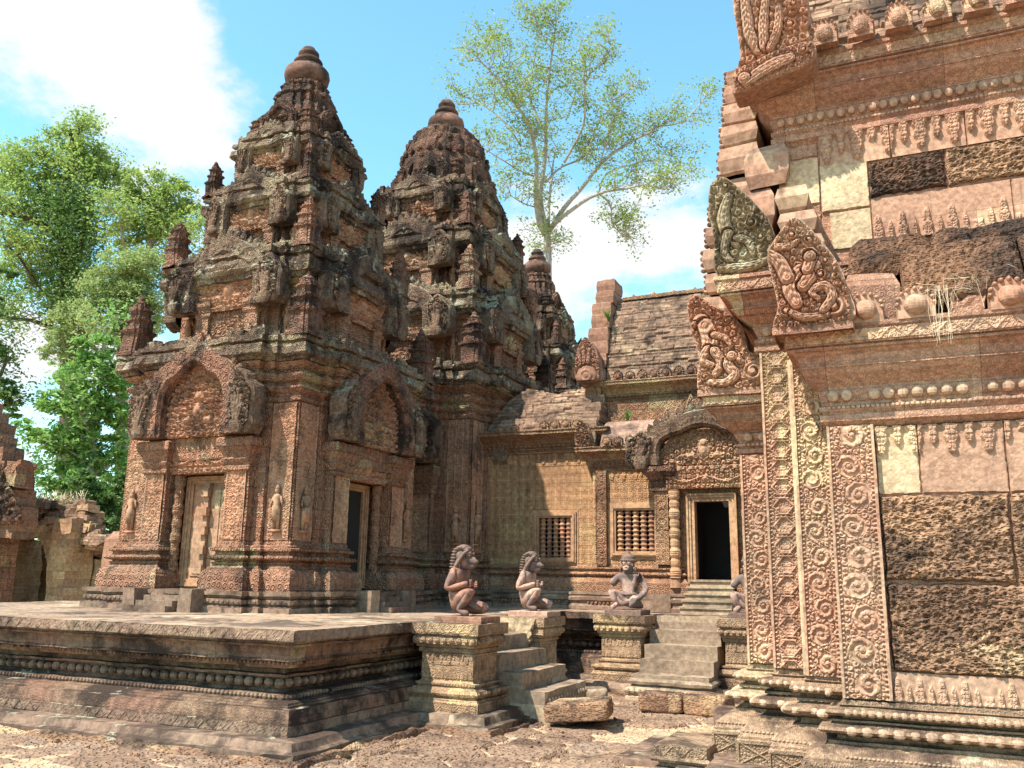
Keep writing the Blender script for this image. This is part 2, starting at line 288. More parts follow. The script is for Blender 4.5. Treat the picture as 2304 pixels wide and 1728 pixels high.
# ================================================================ mesh builder
class MB:
    def __init__(s): s.v=[];s.f=[];s.n=0
    def add(s,V,F):
        s.v.append(np.asarray(V,float).reshape(-1,3));b=s.n;s.n+=len(s.v[-1]);s.f+=[[i+b for i in q] for q in F]
        return s
    def box(s,x0,x1,y0,y1,z0,z1,seg=None):
        if seg:
            return s.loft([(x0,y0),(x1,y0),(x1,y1),(x0,y1)],[(0,z0)]+[(0,z0+(z1-z0)*i/max(1,round((z1-z0)/seg))) for i in range(1,max(1,round((z1-z0)/seg))+1)],seg)
        V=[(x,y,z) for z in(z0,z1) for x,y in((x0,y0),(x1,y0),(x1,y1),(x0,y1))]
        return s.add(V,[(0,3,2,1),(4,5,6,7),(0,1,5,4),(1,2,6,5),(2,3,7,6),(3,0,4,7)])
    def prism(s,poly,axis,a,b):
        """extrude a 2D polygon along axis ('x','y','z') from a to b"""
        k=len(poly)
        def m(p,t): return (t,p[0],p[1]) if axis=='x' else ((p[0],t,p[1]) if axis=='y' else (p[0],p[1],t))
        V=[m(p,a) for p in poly]+[m(p,b) for p in poly]
        return s.add(V,[tuple(range(k))[::-1],tuple(range(k,2*k))]+[(i,(i+1)%k,k+(i+1)%k,k+i) for i in range(k)])
    def loft(s,plan,prof,seg=.14,cap=True,zsub=.2):
        plan=[np.array(p,float) for p in plan];k=len(plan)
        nrm=[]
        for i in range(k):
            d=plan[(i+1)%k]-plan[i];d/=np.linalg.norm(d);nrm.append(np.array([d[1],-d[0]]))
        cnt=[max(1,int(math.ceil(np.linalg.norm(plan[(i+1)%k]-plan[i])/seg))) for i in range(k)]
        off=[]
        for i in range(k):
            a=nrm[i-1];b=nrm[i];dd=a@b
            off.append((a+b)/(1+dd) if dd>-.9 else a)
        P=[prof[0]]
        for q in prof[1:]:
            p=P[-1];m=max(1,int(abs(q[1]-p[1])/zsub))
            P+=[(p[0]+(q[0]-p[0])*j/m,p[1]+(q[1]-p[1])*j/m) for j in range(1,m+1)]
        rings=[]
        for d,z in P:
            c=[plan[i]+off[i]*d for i in range(k)];r=[]
            for i in range(k):
                for j in range(cnt[i]):
                    q=c[i]+(c[(i+1)%k]-c[i])*j/cnt[i];r.append((q[0],q[1],z))
            rings.append(r)
        K=len(rings[0]);V=[p for r in rings for p in r];F=[]
        for a in range(len(rings)-1):
            for i in range(K):
                j=(i+1)%K;F.append((a*K+i,a*K+j,(a+1)*K+j,(a+1)*K+i))
        if cap: F.append(tuple(range((len(rings)-1)*K,len(rings)*K)))
        return s.add(V,F)
    def lathe(s,c,prof,n=16,axis=None):
        V=[];F=[]
        for r,z in prof:
            for i in range(n): V.append((c[0]+r*cos(2*pi*i/n),c[1]+r*sin(2*pi*i/n),c[2]+z))
        for a in range(len(prof)-1):
            for i in range(n): F.append((a*n+i,a*n+(i+1)%n,(a+1)*n+(i+1)%n,(a+1)*n+i))
        F.append(tuple(range((len(prof)-1)*n,len(prof)*n)));F.append(tuple(range(n))[::-1])
        return s.add(V,F)
    def ell(s,c,r,n=8,m=5,R=None):
        V=[];F=[]
        for a in range(1,m):
            t=pi*a/m
            for i in range(n): V.append((r[0]*sin(t)*cos(2*pi*i/n),r[1]*sin(t)*sin(2*pi*i/n),r[2]*cos(t)))
        V+= [(0,0,r[2]),(0,0,-r[2])];k=len(V)
        for a in range(m-2):
            for i in range(n): F.append((a*n+i,(a+1)*n+i,(a+1)*n+(i+1)%n,a*n+(i+1)%n))
        for i in range(n): F.append((k-2,i,(i+1)%n));F.append((k-1,(m-2)*n+(i+1)%n,(m-2)*n+i))
        V=np.array(V)
        if R is not None: V=V@np.array(R).T
        return s.add(V+np.array(c),F)
    def tube(s,pts,rad_,n=8):
        pts=[np.array(p,float) for p in pts];V=[];F=[];up=np.array([.13,.21,.97])
        for i,p in enumerate(pts):
            d=pts[min(i+1,len(pts)-1)]-pts[max(i-1,0)];d/=np.linalg.norm(d)+1e-9
            a=np.cross(d,up);a/=np.linalg.norm(a)+1e-9;b=np.cross(d,a)
            r=rad_[i] if hasattr(rad_,'__len__') else rad_
            for j in range(n): V.append(p+r*(a*cos(2*pi*j/n)+b*sin(2*pi*j/n)))
        for i in range(len(pts)-1):
            for j in range(n): F.append((i*n+j,i*n+(j+1)%n,(i+1)*n+(j+1)%n,(i+1)*n+j))
        F.append(tuple(range(n))[::-1]);F.append(tuple(range((len(pts)-1)*n,len(pts)*n)))
        return s.add(V,F)
    def relief(s,O,U,Vv,Nn,lu,lv,fn,depth,res=.012,mask=None,uoff=0,voff=0,curve=None):
        """height field panel: O + u*U + v*V + h*N"""
        nu=max(2,int(lu/res)+1);nv=max(2,int(lv/res)+1)
        u,v=np.meshgrid(np.linspace(0,lu,nu),np.linspace(0,lv,nv),indexing='ij')
        h=fn(u+uoff,v+voff)*depth
        O,U,Vv,Nn=[np.array(q,float) for q in(O,U,Vv,Nn)]
        if mask is not None:
            M=mask(u,v)
        else: M=np.ones_like(u,bool)
        if curve is None: P=O+u[...,None]*U+v[...,None]*Vv+h[...,None]*Nn
        else:
            base,nn=curve(u,v);P=base+h[...,None]*nn
        idx=-np.ones(u.shape,int);idx[M]=np.arange(M.sum())
        q=M[:-1,:-1]&M[1:,:-1]&M[1:,1:]&M[:-1,1:]
        A=np.stack([idx[:-1,:-1],idx[1:,:-1],idx[1:,1:],idx[:-1,1:]],-1)[q]
        # face outwards
        if np.dot(np.cross(U,Vv),Nn)<0: A=A[:,::-1]
        return s.add(P[M],A.tolist())
    def beads(s,a,b,step,r,n=7,m=4,skip=.0):
        a=np.array(a,float);b=np.array(b,float);L=np.linalg.norm(b-a);k=max(1,int(L/step))
        for i in range(k):
            if skip and random.random()<skip: continue
            q_=random.uniform(.86,1.08);s.ell(a+(b-a)*(i+.5)/k,(r[0]*q_,r[1]*q_,r[2]*q_),n,m)
        return s
    def ringbeads(s,plan,d,z,step,r,n=6,m=4,skip=0.):
        plan=[np.array(p,float) for p in plan];k=len(plan);nr=[]
        for i in range(k):
            e=plan[(i+1)%k]-plan[i];e/=np.linalg.norm(e);nr.append(np.array([e[1],-e[0]]))
        for i in range(k):
            p=plan[i]+(nr[i-1]+nr[i])*d if abs(nr[i-1]@nr[i])<.5 else plan[i]+nr[i]*d
            j=(i+1)%k;q=plan[j]+(nr[i]+nr[j])*d if abs(nr[i]@nr[j])<.5 else plan[j]+nr[i]*d
            L=np.linalg.norm(q-p)
            if L<step: continue
            s.beads((*p,z),(*q,z),step,r,n,m,skip)
        return s
    def build(s,name,mat,parent=None,rough=0,chip=0,freq=7,smooth=False,blk=0,label=None):
        V=np.concatenate(s.v) if s.v else np.zeros((0,3))
        if rough:
            x,y,z=V.T
            D=np.stack([vnoise(x*freq,y*freq,z*freq,k) for k in(1,2,3)],-1)*rough
            D+=np.stack([vnoise(x*freq*3,y*freq*3,z*freq*3,k) for k in(4,5,6)],-1)*rough*.4
            V=V+D
            if chip:
                c=np.clip(vnoise(x*2.7,y*2.7,z*2.7,9)+.5*vnoise(x*7,y*7,z*7,10)-.55,0,1)
                ctr=V.mean(0);dv=V-ctr;dv[:,2]*=.4;dv/=np.linalg.norm(dv,axis=1)[:,None]+1e-6
                V=V-dv*c[:,None]*chip
            if blk:
                q=_h(np.floor((x+y+np.floor(z/.28)*.27)/.55).astype(np.int64),np.floor(z/.28).astype(np.int64),np.floor((x-y)/.9).astype(np.int64),3)-.5
                V[:,0]+=q*blk;V[:,1]+=-q*blk*.7
        off=Vector((0,0,0))
        if parent is not None:
            r=parent
            while r is not None: off+=Vector(r.location);r=r.parent
        V=V-np.array(off)
        me=bpy.data.meshes.new(name);me.from_pydata(V.tolist(),[],s.f);me.update()
        if smooth: me.polygons.foreach_set('use_smooth',[True]*len(me.polygons))
        me.materials.append(mat)
        o=bpy.data.objects.new(name,me);scn.collection.objects.link(o)
        if parent is not None: o.parent=parent
        if label: o['label']=label
        return o
def thing(name,label,cat,loc,group=None):
    o=bpy.data.objects.new(name,None);scn.collection.objects.link(o);o.location=loc;o.empty_display_size=.2
    o['label']=label;o['category']=cat
    if group:o['group']=group
    return o
def tag(o,label,cat,group=None):
    o['label']=label;o['category']=cat
    if group:o['group']=group
    return o
def kids(o): return [c for c in bpy.data.objects if c.parent==o]
def dup(o,parent=None,loc=None,rz=None):
    c=o.copy();scn.collection.objects.link(c);c.parent=parent
    if loc is not None:c.location=loc
    if rz is not None:c.rotation_euler=(0,0,rz)
    for k in kids(o): dup(k,c)
    return c
def cross(w,steps,c=(0,0)):
    side=[(-w,-w)];prev=0
    L=[];R=[]
    for a,o in steps:
        L+=[(-a,-w-prev),(-a,-w-o)];R=[(a,-w-o),(a,-w-prev)]+R;prev=o
    side+=L+R;pts=[]
    for k in range(4):
        for x,y in side:
            for _ in range(k): x,y=-y,x
            pts.append((x+c[0],y+c[1]))
    return pts
# ================================================================ ground: one sheet
def ground():
    gx=np.concatenate([-np.geomspace(400,14,30),np.arange(-13.6,-6,.2),np.arange(-6,3.,.045),np.arange(3,14,.4),np.geomspace(14.5,400,25)])
    gy=np.concatenate([-np.geomspace(400,3,26),np.arange(-2.6,4.2,.3),np.arange(4.3,14.4,.045),np.arange(14.6,30,.5),np.geomspace(31,900,30)])
    X,Y=np.meshgrid(gx,gy,indexing='ij')
    wx=X+.12*vnoise(X/.5,Y/.5,0,21);wy=Y+.12*vnoise(X/.5,Y/.5,0,22)
    f1,f2,_,_,ID=cell(wx/.74+.3,wy/.56,5,.55)
    edge=f2-f1
    near=np.clip((9-np.hypot(X+2,Y-9))/3,0,1)
    pres=(ID>.12)&(vnoise(X/1.7,Y/1.7,0,30)>-.62)
    slab=np.clip((edge-.05)*10,0,1)*near*pres
    Z=slab*(.042+.03*(ID-.5))+.012*fbm(X/.25,Y/.25,0,4,31)+.03*vnoise(X/1.8,Y/1.8,0,33)*np.clip(near+.2,0,1)-.01
    Z+=slab*.010*fbm(X/.05,Y/.05,0,3,35)
    Z=np.where(np.hypot(X,Y)>30,-.02,Z)
    n,m=X.shape;V=np.stack([X,Y,Z],-1).reshape(-1,3)
    I=np.arange(n*m).reshape(n,m);F=np.stack([I[:-1,:-1],I[1:,:-1],I[1:,1:],I[:-1,1:]],-1).reshape(-1,4)
    me=bpy.data.meshes.new('ground');me.from_pydata(V.tolist(),[],F.tolist());me.update()
    at=me.attributes.new('slab','FLOAT','POINT');at.data.foreach_set('value',(slab*np.clip(.6+.6*ID,0,1)).reshape(-1).astype('f'))
    mt=stone('ground_laterite_and_sand',(.33,.215,.15),(.38,.26,.18),(.33,.255,.20),dark=.25,lich=.0,carve='pits',cs=.04,bump=.8,mort=0,streak=0,fine=1.5,yel=.3)
    t=mt.node_tree;L=t.links;nn=t.nodes;bs=nn['Principled BSDF'];old=bs.inputs['Base Color'].links[0].from_socket
    a=nn.new('ShaderNodeAttribute');a.attribute_name='slab'
    no=nn.new('ShaderNodeTexNoise');g=nn.new('ShaderNodeNewGeometry');L.new(g.outputs['Position'],no.inputs['Vector']);no.inputs['Scale'].default_value=9;no.inputs['Detail'].default_value=8;no.inputs['Roughness'].default_value=.7
    cr=nn.new('ShaderNodeValToRGB');L.new(no.outputs['Fac'],cr.inputs[0]);e=cr.color_ramp.elements
    e[0].position=.32;e[0].color=(.30,.18,.10,1);e[1].position=.66;e[1].color=(.52,.385,.25,1)
    mr=nn.new('ShaderNodeMapRange');mr.interpolation_type='SMOOTHSTEP';ad=nn.new('ShaderNodeMath');ad.operation='MULTIPLY_ADD';L.new(no.outputs['Fac'],ad.inputs[0]);ad.inputs[1].default_value=-.35;L.new(a.outputs['Fac'],ad.inputs[2])
    L.new(ad.outputs[0],mr.inputs[0]);mr.inputs[1].default_value=.08;mr.inputs[2].default_value=.26
    mx=nn.new('ShaderNodeMixRGB');L.new(mr.outputs[0],mx.inputs[0]);L.new(cr.outputs[0],mx.inputs[1]);L.new(old,mx.inputs[2]);L.new(mx.outputs[0],bs.inputs['Base Color'])
    me.materials.append(mt);o=bpy.data.objects.new('ground',me);scn.collection.objects.link(o);o['kind']='structure'
ground()
# ================================================================ terrace
FL=1.10
TP=[(-13.5,6.91),(-5.33,6.91),(-5.33,13.9),(3.2,13.9),(3.2,19.6),(-5.33,19.6),(-5.33,27),(-13.5,27)]
terr=thing('temple_terrace','long moulded sandstone terrace with bead rows carrying the three towers','terrace',(-9.4,16.9,0))
MB().loft(TP,[(.50,-.1),(.47,.05),(.40,.07)],.16,cap=False).build('laterite_footing',MT['lat'],terr,.05,freq=5)
MB().loft(TP,[(.36,.03),(.37,.085),(.31,.10),(.275,.165),(.02,.172)],.14,cap=False).build('base_step',MT['step'],terr,.012,.06,freq=3)
MB().loft(TP,[(.07,.168),(.065,.262),(.05,.268),(.05,.285),(.045,.31),(.03,.36),(.02,.392),(-.035,.40),(-.04,.415),(-.06,.42),(-.07,.435),(-.15,.445),(-.22,.45),(-.24,.49),(-.31,.50),(-.34,.53),(-.35,.635),(-.26,.64),(-.25,.665),(-.33,.67),(-.32,.72),(-.16,.735),(-.14,.775),(-.15,.79),(-.09,.80),(-.06,.81),(-.075,.835),(-.055,.94),(.0,.945),(.02,.965),(-.0,.97),(.0,.985),(.035,.99),(.04,1.0),(.04,1.098)],.16,cap=False,zsub=.1).build('moulded_wall',MT['terrace'],terr,.007,.035,freq=6)
bm=MB()
TPf=[(-11.6,6.91),(-5.33,6.91),(-5.33,13.9),(-2,13.9)]
def openbeads(bm,pl,d,z,step,r,skip=0,n=7,m=4):
    for i in range(len(pl)-1):
        p=np.array(pl[i],float);q=np.array(pl[i+1],float);e=(q-p);L=np.linalg.norm(e);e/=L;nn=np.array([e[1],-e[0]])
        a=p+nn*d;b=q+nn*d
        if i<len(pl)-2:
            f=np.array(pl[i+2],float)-q;f/=np.linalg.norm(f);b=b+np.array([f[1],-f[0]])*d
        if i>0:
            f=p-np.array(pl[i-1],float);f/=np.linalg.norm(f);a=a+np.array([f[1],-f[0]])*d
        bm.beads((*a,z),(*b,z),step,r,n,m,skip)
openbeads(bm,TPf,-.19,.470,.052,(.024,.024,.026),.02)
bm.build('small_bead_course',MT['step'],terr,.004)
bm=MB();openbeads(bm,TPf,-.285,.585,.12,(.050,.046,.045),.03,8,5);bm.build('lotus_bead_course',MT['step'],terr,.006)
bm=MB();openbeads(bm,TPf,-.125,.785,.05,(.018,.022,.020),.12);bm.build('upper_bead_course',MT['step'],terr,.004)
bm=MB()
def lozband(bm,a,b,z0,z1,n,dep=.012,w=.17):
    a=np.array(a,float);b=np.array(b,float);L=np.linalg.norm(b-a);u=(b-a)/L
    bm.relief((*a,z0),(*u,0),(0,0,1),(*n,0),L,z1-z0,lozenge(w),dep,.014)
lozband(bm,(-11.5,6.868),(-5.285,6.868),1.0,1.095,(0,-1));lozband(bm,(-5.287,6.87),(-5.287,9.0),1.0,1.095,(1,0))
lozband(bm,(-11.5,6.84),(-5.262,6.84),.175,.262,(0,-1));lozband(bm,(-5.262,6.84),(-5.262,9.0),.175,.262,(1,0))
lozband(bm,(-5.0,13.856),(-4.4,13.856),1.0,1.095,(0,-1))
bm.build('lozenge_band',MT['step'],terr,.004)
fm=MB();xs=[-13.5,-5.29,3.2]
def sheet(bm,x0,x1,y0,y1,z,res,amp,fr,seed=0):
    nx=max(2,int((x1-x0)/res)+1);ny=max(2,int((y1-y0)/res)+1)
    X,Y=np.meshgrid(np.linspace(x0,x1,nx),np.linspace(y0,y1,ny),indexing='ij')
    f1,f2,_,_,ID=cell((X+.05*vnoise(X,Y,0,3))/.95,Y/.62,seed+40,.35)
    Zz=z+amp*fbm(X*fr,Y*fr,0,3,seed)+.010*(ID-.5)-.016*np.clip(1-(f2-f1)*16,0,1)
    I=np.arange(nx*ny).reshape(nx,ny);F=np.stack([I[:-1,:-1],I[1:,:-1],I[1:,1:],I[:-1,1:]],-1).reshape(-1,4)
    bm.add(np.stack([X,Y,Zz],-1),F.tolist())
sheet(fm,-13.5,-5.288,6.868,27,1.098,.05,.008,1.5);sheet(fm,-5.288,3.2,13.86,19.6,1.098,.08,.008,1.5,1)
fm.build('paved_floor',MT['floor'],terr)
# ------------------------------------------------ pedestals and stairs
def pedestal(x0,x1,y0,y1,label,step=True,mat='ped',chip=.03,beadskip=.03):
    t=thing('stair_pedestal',label,'pedestal',((x0+x1)/2,(y0+y1)/2,0),'pedestals flanking the terrace stairs')
    pl=[(x0,y0),(x1,y0),(x1,y1),(x0,y1)]
    if step:
        MB().loft(pl,[(.40,-.08),(.38,.045),(.33,.05)],.12,cap=False).build('laterite_footing',MT['lat'],t,.04,freq=6)
        MB().loft(pl,[(.30,.0),(.31,.075),(.235,.085),(.20,.17),(0,.172)],.12,cap=False).build('base_step',MT['step'],t,.012,.06,freq=4)
    b=MB().loft(pl,[(.05,.165),(.05,.27),(.03,.28),(.03,.295),(.0,.31),(.0,.325),(.035,.335),(.045,.36),(.035,.39),(.0,.395),(-.01,.41),(-.045,.415),(-.05,.43),(-.03,.435),(-.03,.46),(-.07,.465),(-.08,.48),(-.08,.78),(-.055,.785),(-.05,.80),(-.06,.83),(-.03,.84),(-.03,.86),(.0,.875),(.0,.955),(-.015,.96),(-.015,.975),(.02,.98),(.02,1.10)],.09,zsub=.08).build('shaft',MT[mat],t,.006,chip,freq=7)
    bb=MB();bb.ringbeads(pl,-.035,.447,.036,(.014,.014,.015));bb.ringbeads(pl,-.055,.818,.034,(.013,.013,.014));bb.ringbeads(pl,.0,.915,.085,(.036,.03,.034),7,4,beadskip)
    bb.ringbeads(pl,.03,.362,.06,(.026,.02,.026))
    bb.build('bead_course',MT[mat],t,.003)
    rl=MB()
    for (a,c,nn) in (((x0,y0-.081+.16),(x1,y0),(0,-1)),):
        rl.relief((x0+.08,y0+.078,.65),(1,0,0),(0,0,1),(0,-1,0),x1-x0-.16,.12,pendants(.055,.12),.012,.008)
        rl.relief((x0+.08,y0+.078,.50),(1,0,0),(0,0,1),(0,-1,0),x1-x0-.16,.10,pendants(.05,.1,0,True),.010,.008)
        rl.relief((x0-.03,y0-.052,.175),(1,0,0),(0,0,1),(0,-1,0),x1-x0+.06,.09,lozenge(.11),.010,.008)
        rl.relief((x0-.01,y0-.022,.99),(1,0,0),(0,0,1),(0,-1,0),x1-x0+.02,.10,lozenge(.13),.010,.008)
    rl.relief((x1-.078,y0+.08,.65),(0,1,0),(0,0,1),(1,0,0),y1-y0-.16,.12,pendants(.055,.12),.012,.008)
    rl.relief((x1+.052,y0-.03,.175),(0,1,0),(0,0,1),(1,0,0),y1-y0+.06,.09,lozenge(.11),.010,.008)
    rl.build('carved_band',MT[mat],t,.002)
    return t
pedestal(-5.28,-4.47,9.02,9.78,'carved pedestal with lichen spotted cap under the reddest kneeling statue')
pedestal(-5.28,-4.60,11.25,12.02,'broken pale pedestal with its front carving sheared off, beyond the side stairs',chip=.10,beadskip=.3)
pedestal(-4.46,-3.70,12.95,13.86,'yellowish moulded pedestal left of the front stairs, under the capped statue')
pedestal(-2.63,-1.85,12.95,13.86,'moulded pedestal right of the front stairs, partly behind the library pilasters')
# broken pale patch on the second pedestal
b=MB();b.prism([(-5.22,1.085),(-4.70,1.085),(-4.73,.97),(-4.80,.87),(-4.77,.80),(-4.88,.70),(-4.94,.62),(-4.91,.54),(-5.02,.48),(-5.22,.45)][::-1],'y',11.205,11.45)
b2=MB();b2.relief((-5.22,11.21,.45),(1,0,0),(0,0,1),(0,-1,0),.52,.635,lambda u,v:.8+.9*fbm(u/.15,v/.2,0,5,77),.03,.012,lambda u,v:u<.30+.22*np.clip((v-.02)/.6,0,1)+.04*vnoise(u*0,v*14,0,3))
o=[q for q in bpy.data.objects if q.get('label','').startswith('broken pale pedestal')][0];b2.build('broken_face',MT['liby'],o,.006);b.build('broken_core',MT['liby'],o)
def brk(u,v): return .6+.5*fbm(u/.12,v/.2,0,4,77)
es=thing('side_staircase','worn steps climbing left between the two carved pedestals','stairs',(-4.7,10.5,0))
for i,(xf,z) in enumerate([(-4.82,.90),(-4.55,.72),(-4.27,.53),(-3.98,.34),(-3.72,.14)]):
    MB().box(-5.3,xf,9.80,11.23,z-.24 if i<4 else -.05,z,.12).build('step',MT['stair'],es,.012,.06,freq=4)
bb=MB();bb.beads((-3.97,9.85,.24),(-3.97,11.2,.24),.09,(.03,.035,.035));bb.build('bead_course',MT['stair'],es,.004)
ss=thing('front_staircase','broad grey steps rising to the hall door between two pedestals','stairs',(-3.17,12.9,0))
for i,(yf,z,zb) in enumerate([(13.5,1.095,.90),(13.2,.905,.70),(12.9,.71,.51),(12.62,.525,.33),(12.3,.345,.22)]):
    MB().box(-3.69,-2.64,yf,13.95,zb-.02,z,.12).build('step',MT['stair'],ss,.008,.035,freq=4)
pl=[(-3.72,12.28),(-2.62,12.28),(-2.62,13.9),(-3.72,13.9)]
MB().loft(pl,[(.06,-.05),(.06,.06),(.02,.075),(.02,.09),(.05,.10),(.07,.135),(.05,.17),(.0,.18),(-.02,.21),(.02,.22),(.03,.26),(-.01,.30)],.1,cap=False).build('moulded_base',MT['stair'],ss,.008,.03,freq=6)
bb=MB();bb.beads((-3.78,12.22,.135),(-2.58,12.22,.135),.075,(.032,.022,.034));bb.build('bead_course',MT['stair'],ss,.004)
# ------------------------------------------------ loose laterite blocks
def rock(name,label,c,r,rz,seed,grp=None,mat='lat',tilt=0,pw=6):
    k=26;U,Vv=np.meshgrid(np.linspace(-1,1,k),np.linspace(-1,1,k),indexing='ij');b=MB()
    def add(P,flip):
        P=P/ (np.sum(np.abs(P)**pw,-1,keepdims=True)**(1/pw));P=P*np.array(r)
        x,y,z=P[...,0]+seed,P[...,1],P[...,2]
        P=P*(1+.10*fbm(x/.3,y/.3,z/.3,3,seed)[...,None]+.035*fbm(x/.05,y/.05,z/.04,3,seed+4)[...,None])
        R=Matrix.Rotation(rz,3,'Z')@Matrix.Rotation(tilt,3,'Y');P=P@np.array(R).T+np.array(c)
        I=np.arange(k*k).reshape(k,k);F=np.stack([I[:-1,:-1],I[1:,:-1],I[1:,1:],I[:-1,1:]],-1).reshape(-1,4)
        if flip:F=F[:,::-1]
        b.add(P,F.tolist())
    for ax in range(3):
        for s_ in(1,-1):
            P=np.zeros((k,k,3));P[...,ax]=s_;P[...,(ax+1)%3]=U;P[...,(ax+2)%3]=Vv;add(P,s_<0)
    o=b.build(name,MT[mat],None,smooth=False);tag(o,label,'stone block',grp)
    return o
G='loose blocks lying before the terrace'
rock('laterite_block','large flat reddish laterite slab tilted beside the side stairs',(-3.62,9.95,.17),(.36,.36,.095),rad(10),3,G,tilt=rad(-6),pw=14)
rock('laterite_block','rounded laterite block at the foot of the front stairs, left one of two',(-3.05,11.45,.12),(.28,.22,.12),rad(8),8,G)
rock('laterite_block','rounded laterite block by the front stairs, right one of two, nearest the library',(-2.48,11.5,.12),(.28,.23,.13),rad(-5),14,G)
rock('broken_stone','pale squared stone with worn top in front of the library steps',(-1.98,10.35,.12),(.20,.34,.13),rad(12),21,G,'step')
rock('broken_stone','small grey carved fragment lying beside the broken pedestal',(-4.05,11.75,.10),(.16,.15,.10),rad(25),25,G,'stair')
rock('broken_stone','rounded pink kerb stone leading to the front staircase pedestal',(-4.5,12.35,.06),(.28,.20,.12),rad(-10),29,G,'plain')
# pebbles and litter
pb=MB()
for i in range(230):
    x=random.uniform(-6.5,-.8);y=random.uniform(4.6,12)
    if x<-4.9 and y>6.35: continue
    r=random.uniform(.006,.022);pb.ell((x,y,.03+r*.3),(r*random.uniform(.8,1.5),r,r*.7),6,4)
for i in range(150):
    x=random.choice([random.uniform(-11,-5),random.uniform(-5,-4.1)]);y=6.45-random.random()*.25 if x<-5 else random.uniform(6.5,9)
    r=random.uniform(.012,.032);pb.ell((x,y,.015),(r*1.2,r,r*.8),6,4)
o=pb.build('pebbles',MT['lat'],None,.008);o['kind']='stuff';o['label']='scattered pebbles and rubble crumbs on the sandy ground';o['category']='pebbles'
# ================================================================ facade pieces (built in a face frame facing -Y, then moved)
def inpoly(poly):
    def m(u,v):
        c=np.zeros(u.shape,bool);n=len(poly)
        for i in range(n):
            x1,y1=poly[i];x2,y2=poly[(i+1)%n]
            if y1==y2: continue
            k=((y1>v)!=(y2>v))&(u<(x2-x1)*(v-y1)/(y2-y1)+x1);c^=k
        return c
    return m
def facing(k,c):
    """maps (s,-n,z) about the axis c for face k"""
    def T(P):
        P=np.asarray(P,float).reshape(-1,3).copy();x,y=P[:,0].copy(),P[:,1].copy()
        for _ in range(k): x,y=-y,x
        P[:,0]=x+c[0];P[:,1]=y+c[1];return P
    return T
class FB(MB):
    def __init__(s,T=None): super().__init__();s.T=T
    def add(s,V,F): return super().add(s.T(V) if s.T else V,F)
def archpt(t,W,H,lobes=.045):
    """outline point of a lobed pediment, t 0..1 from the left foot to the right foot"""
    a=pi*(1-t);x=cos(a)*W/2*(1+.05*sin(a));z=sin(a)**.62*H
    l=1+lobes*abs(sin(a*3))-.02
    pk=.05*H*max(0,1-abs(t-.5)*7)
    return x*l,z*l+pk
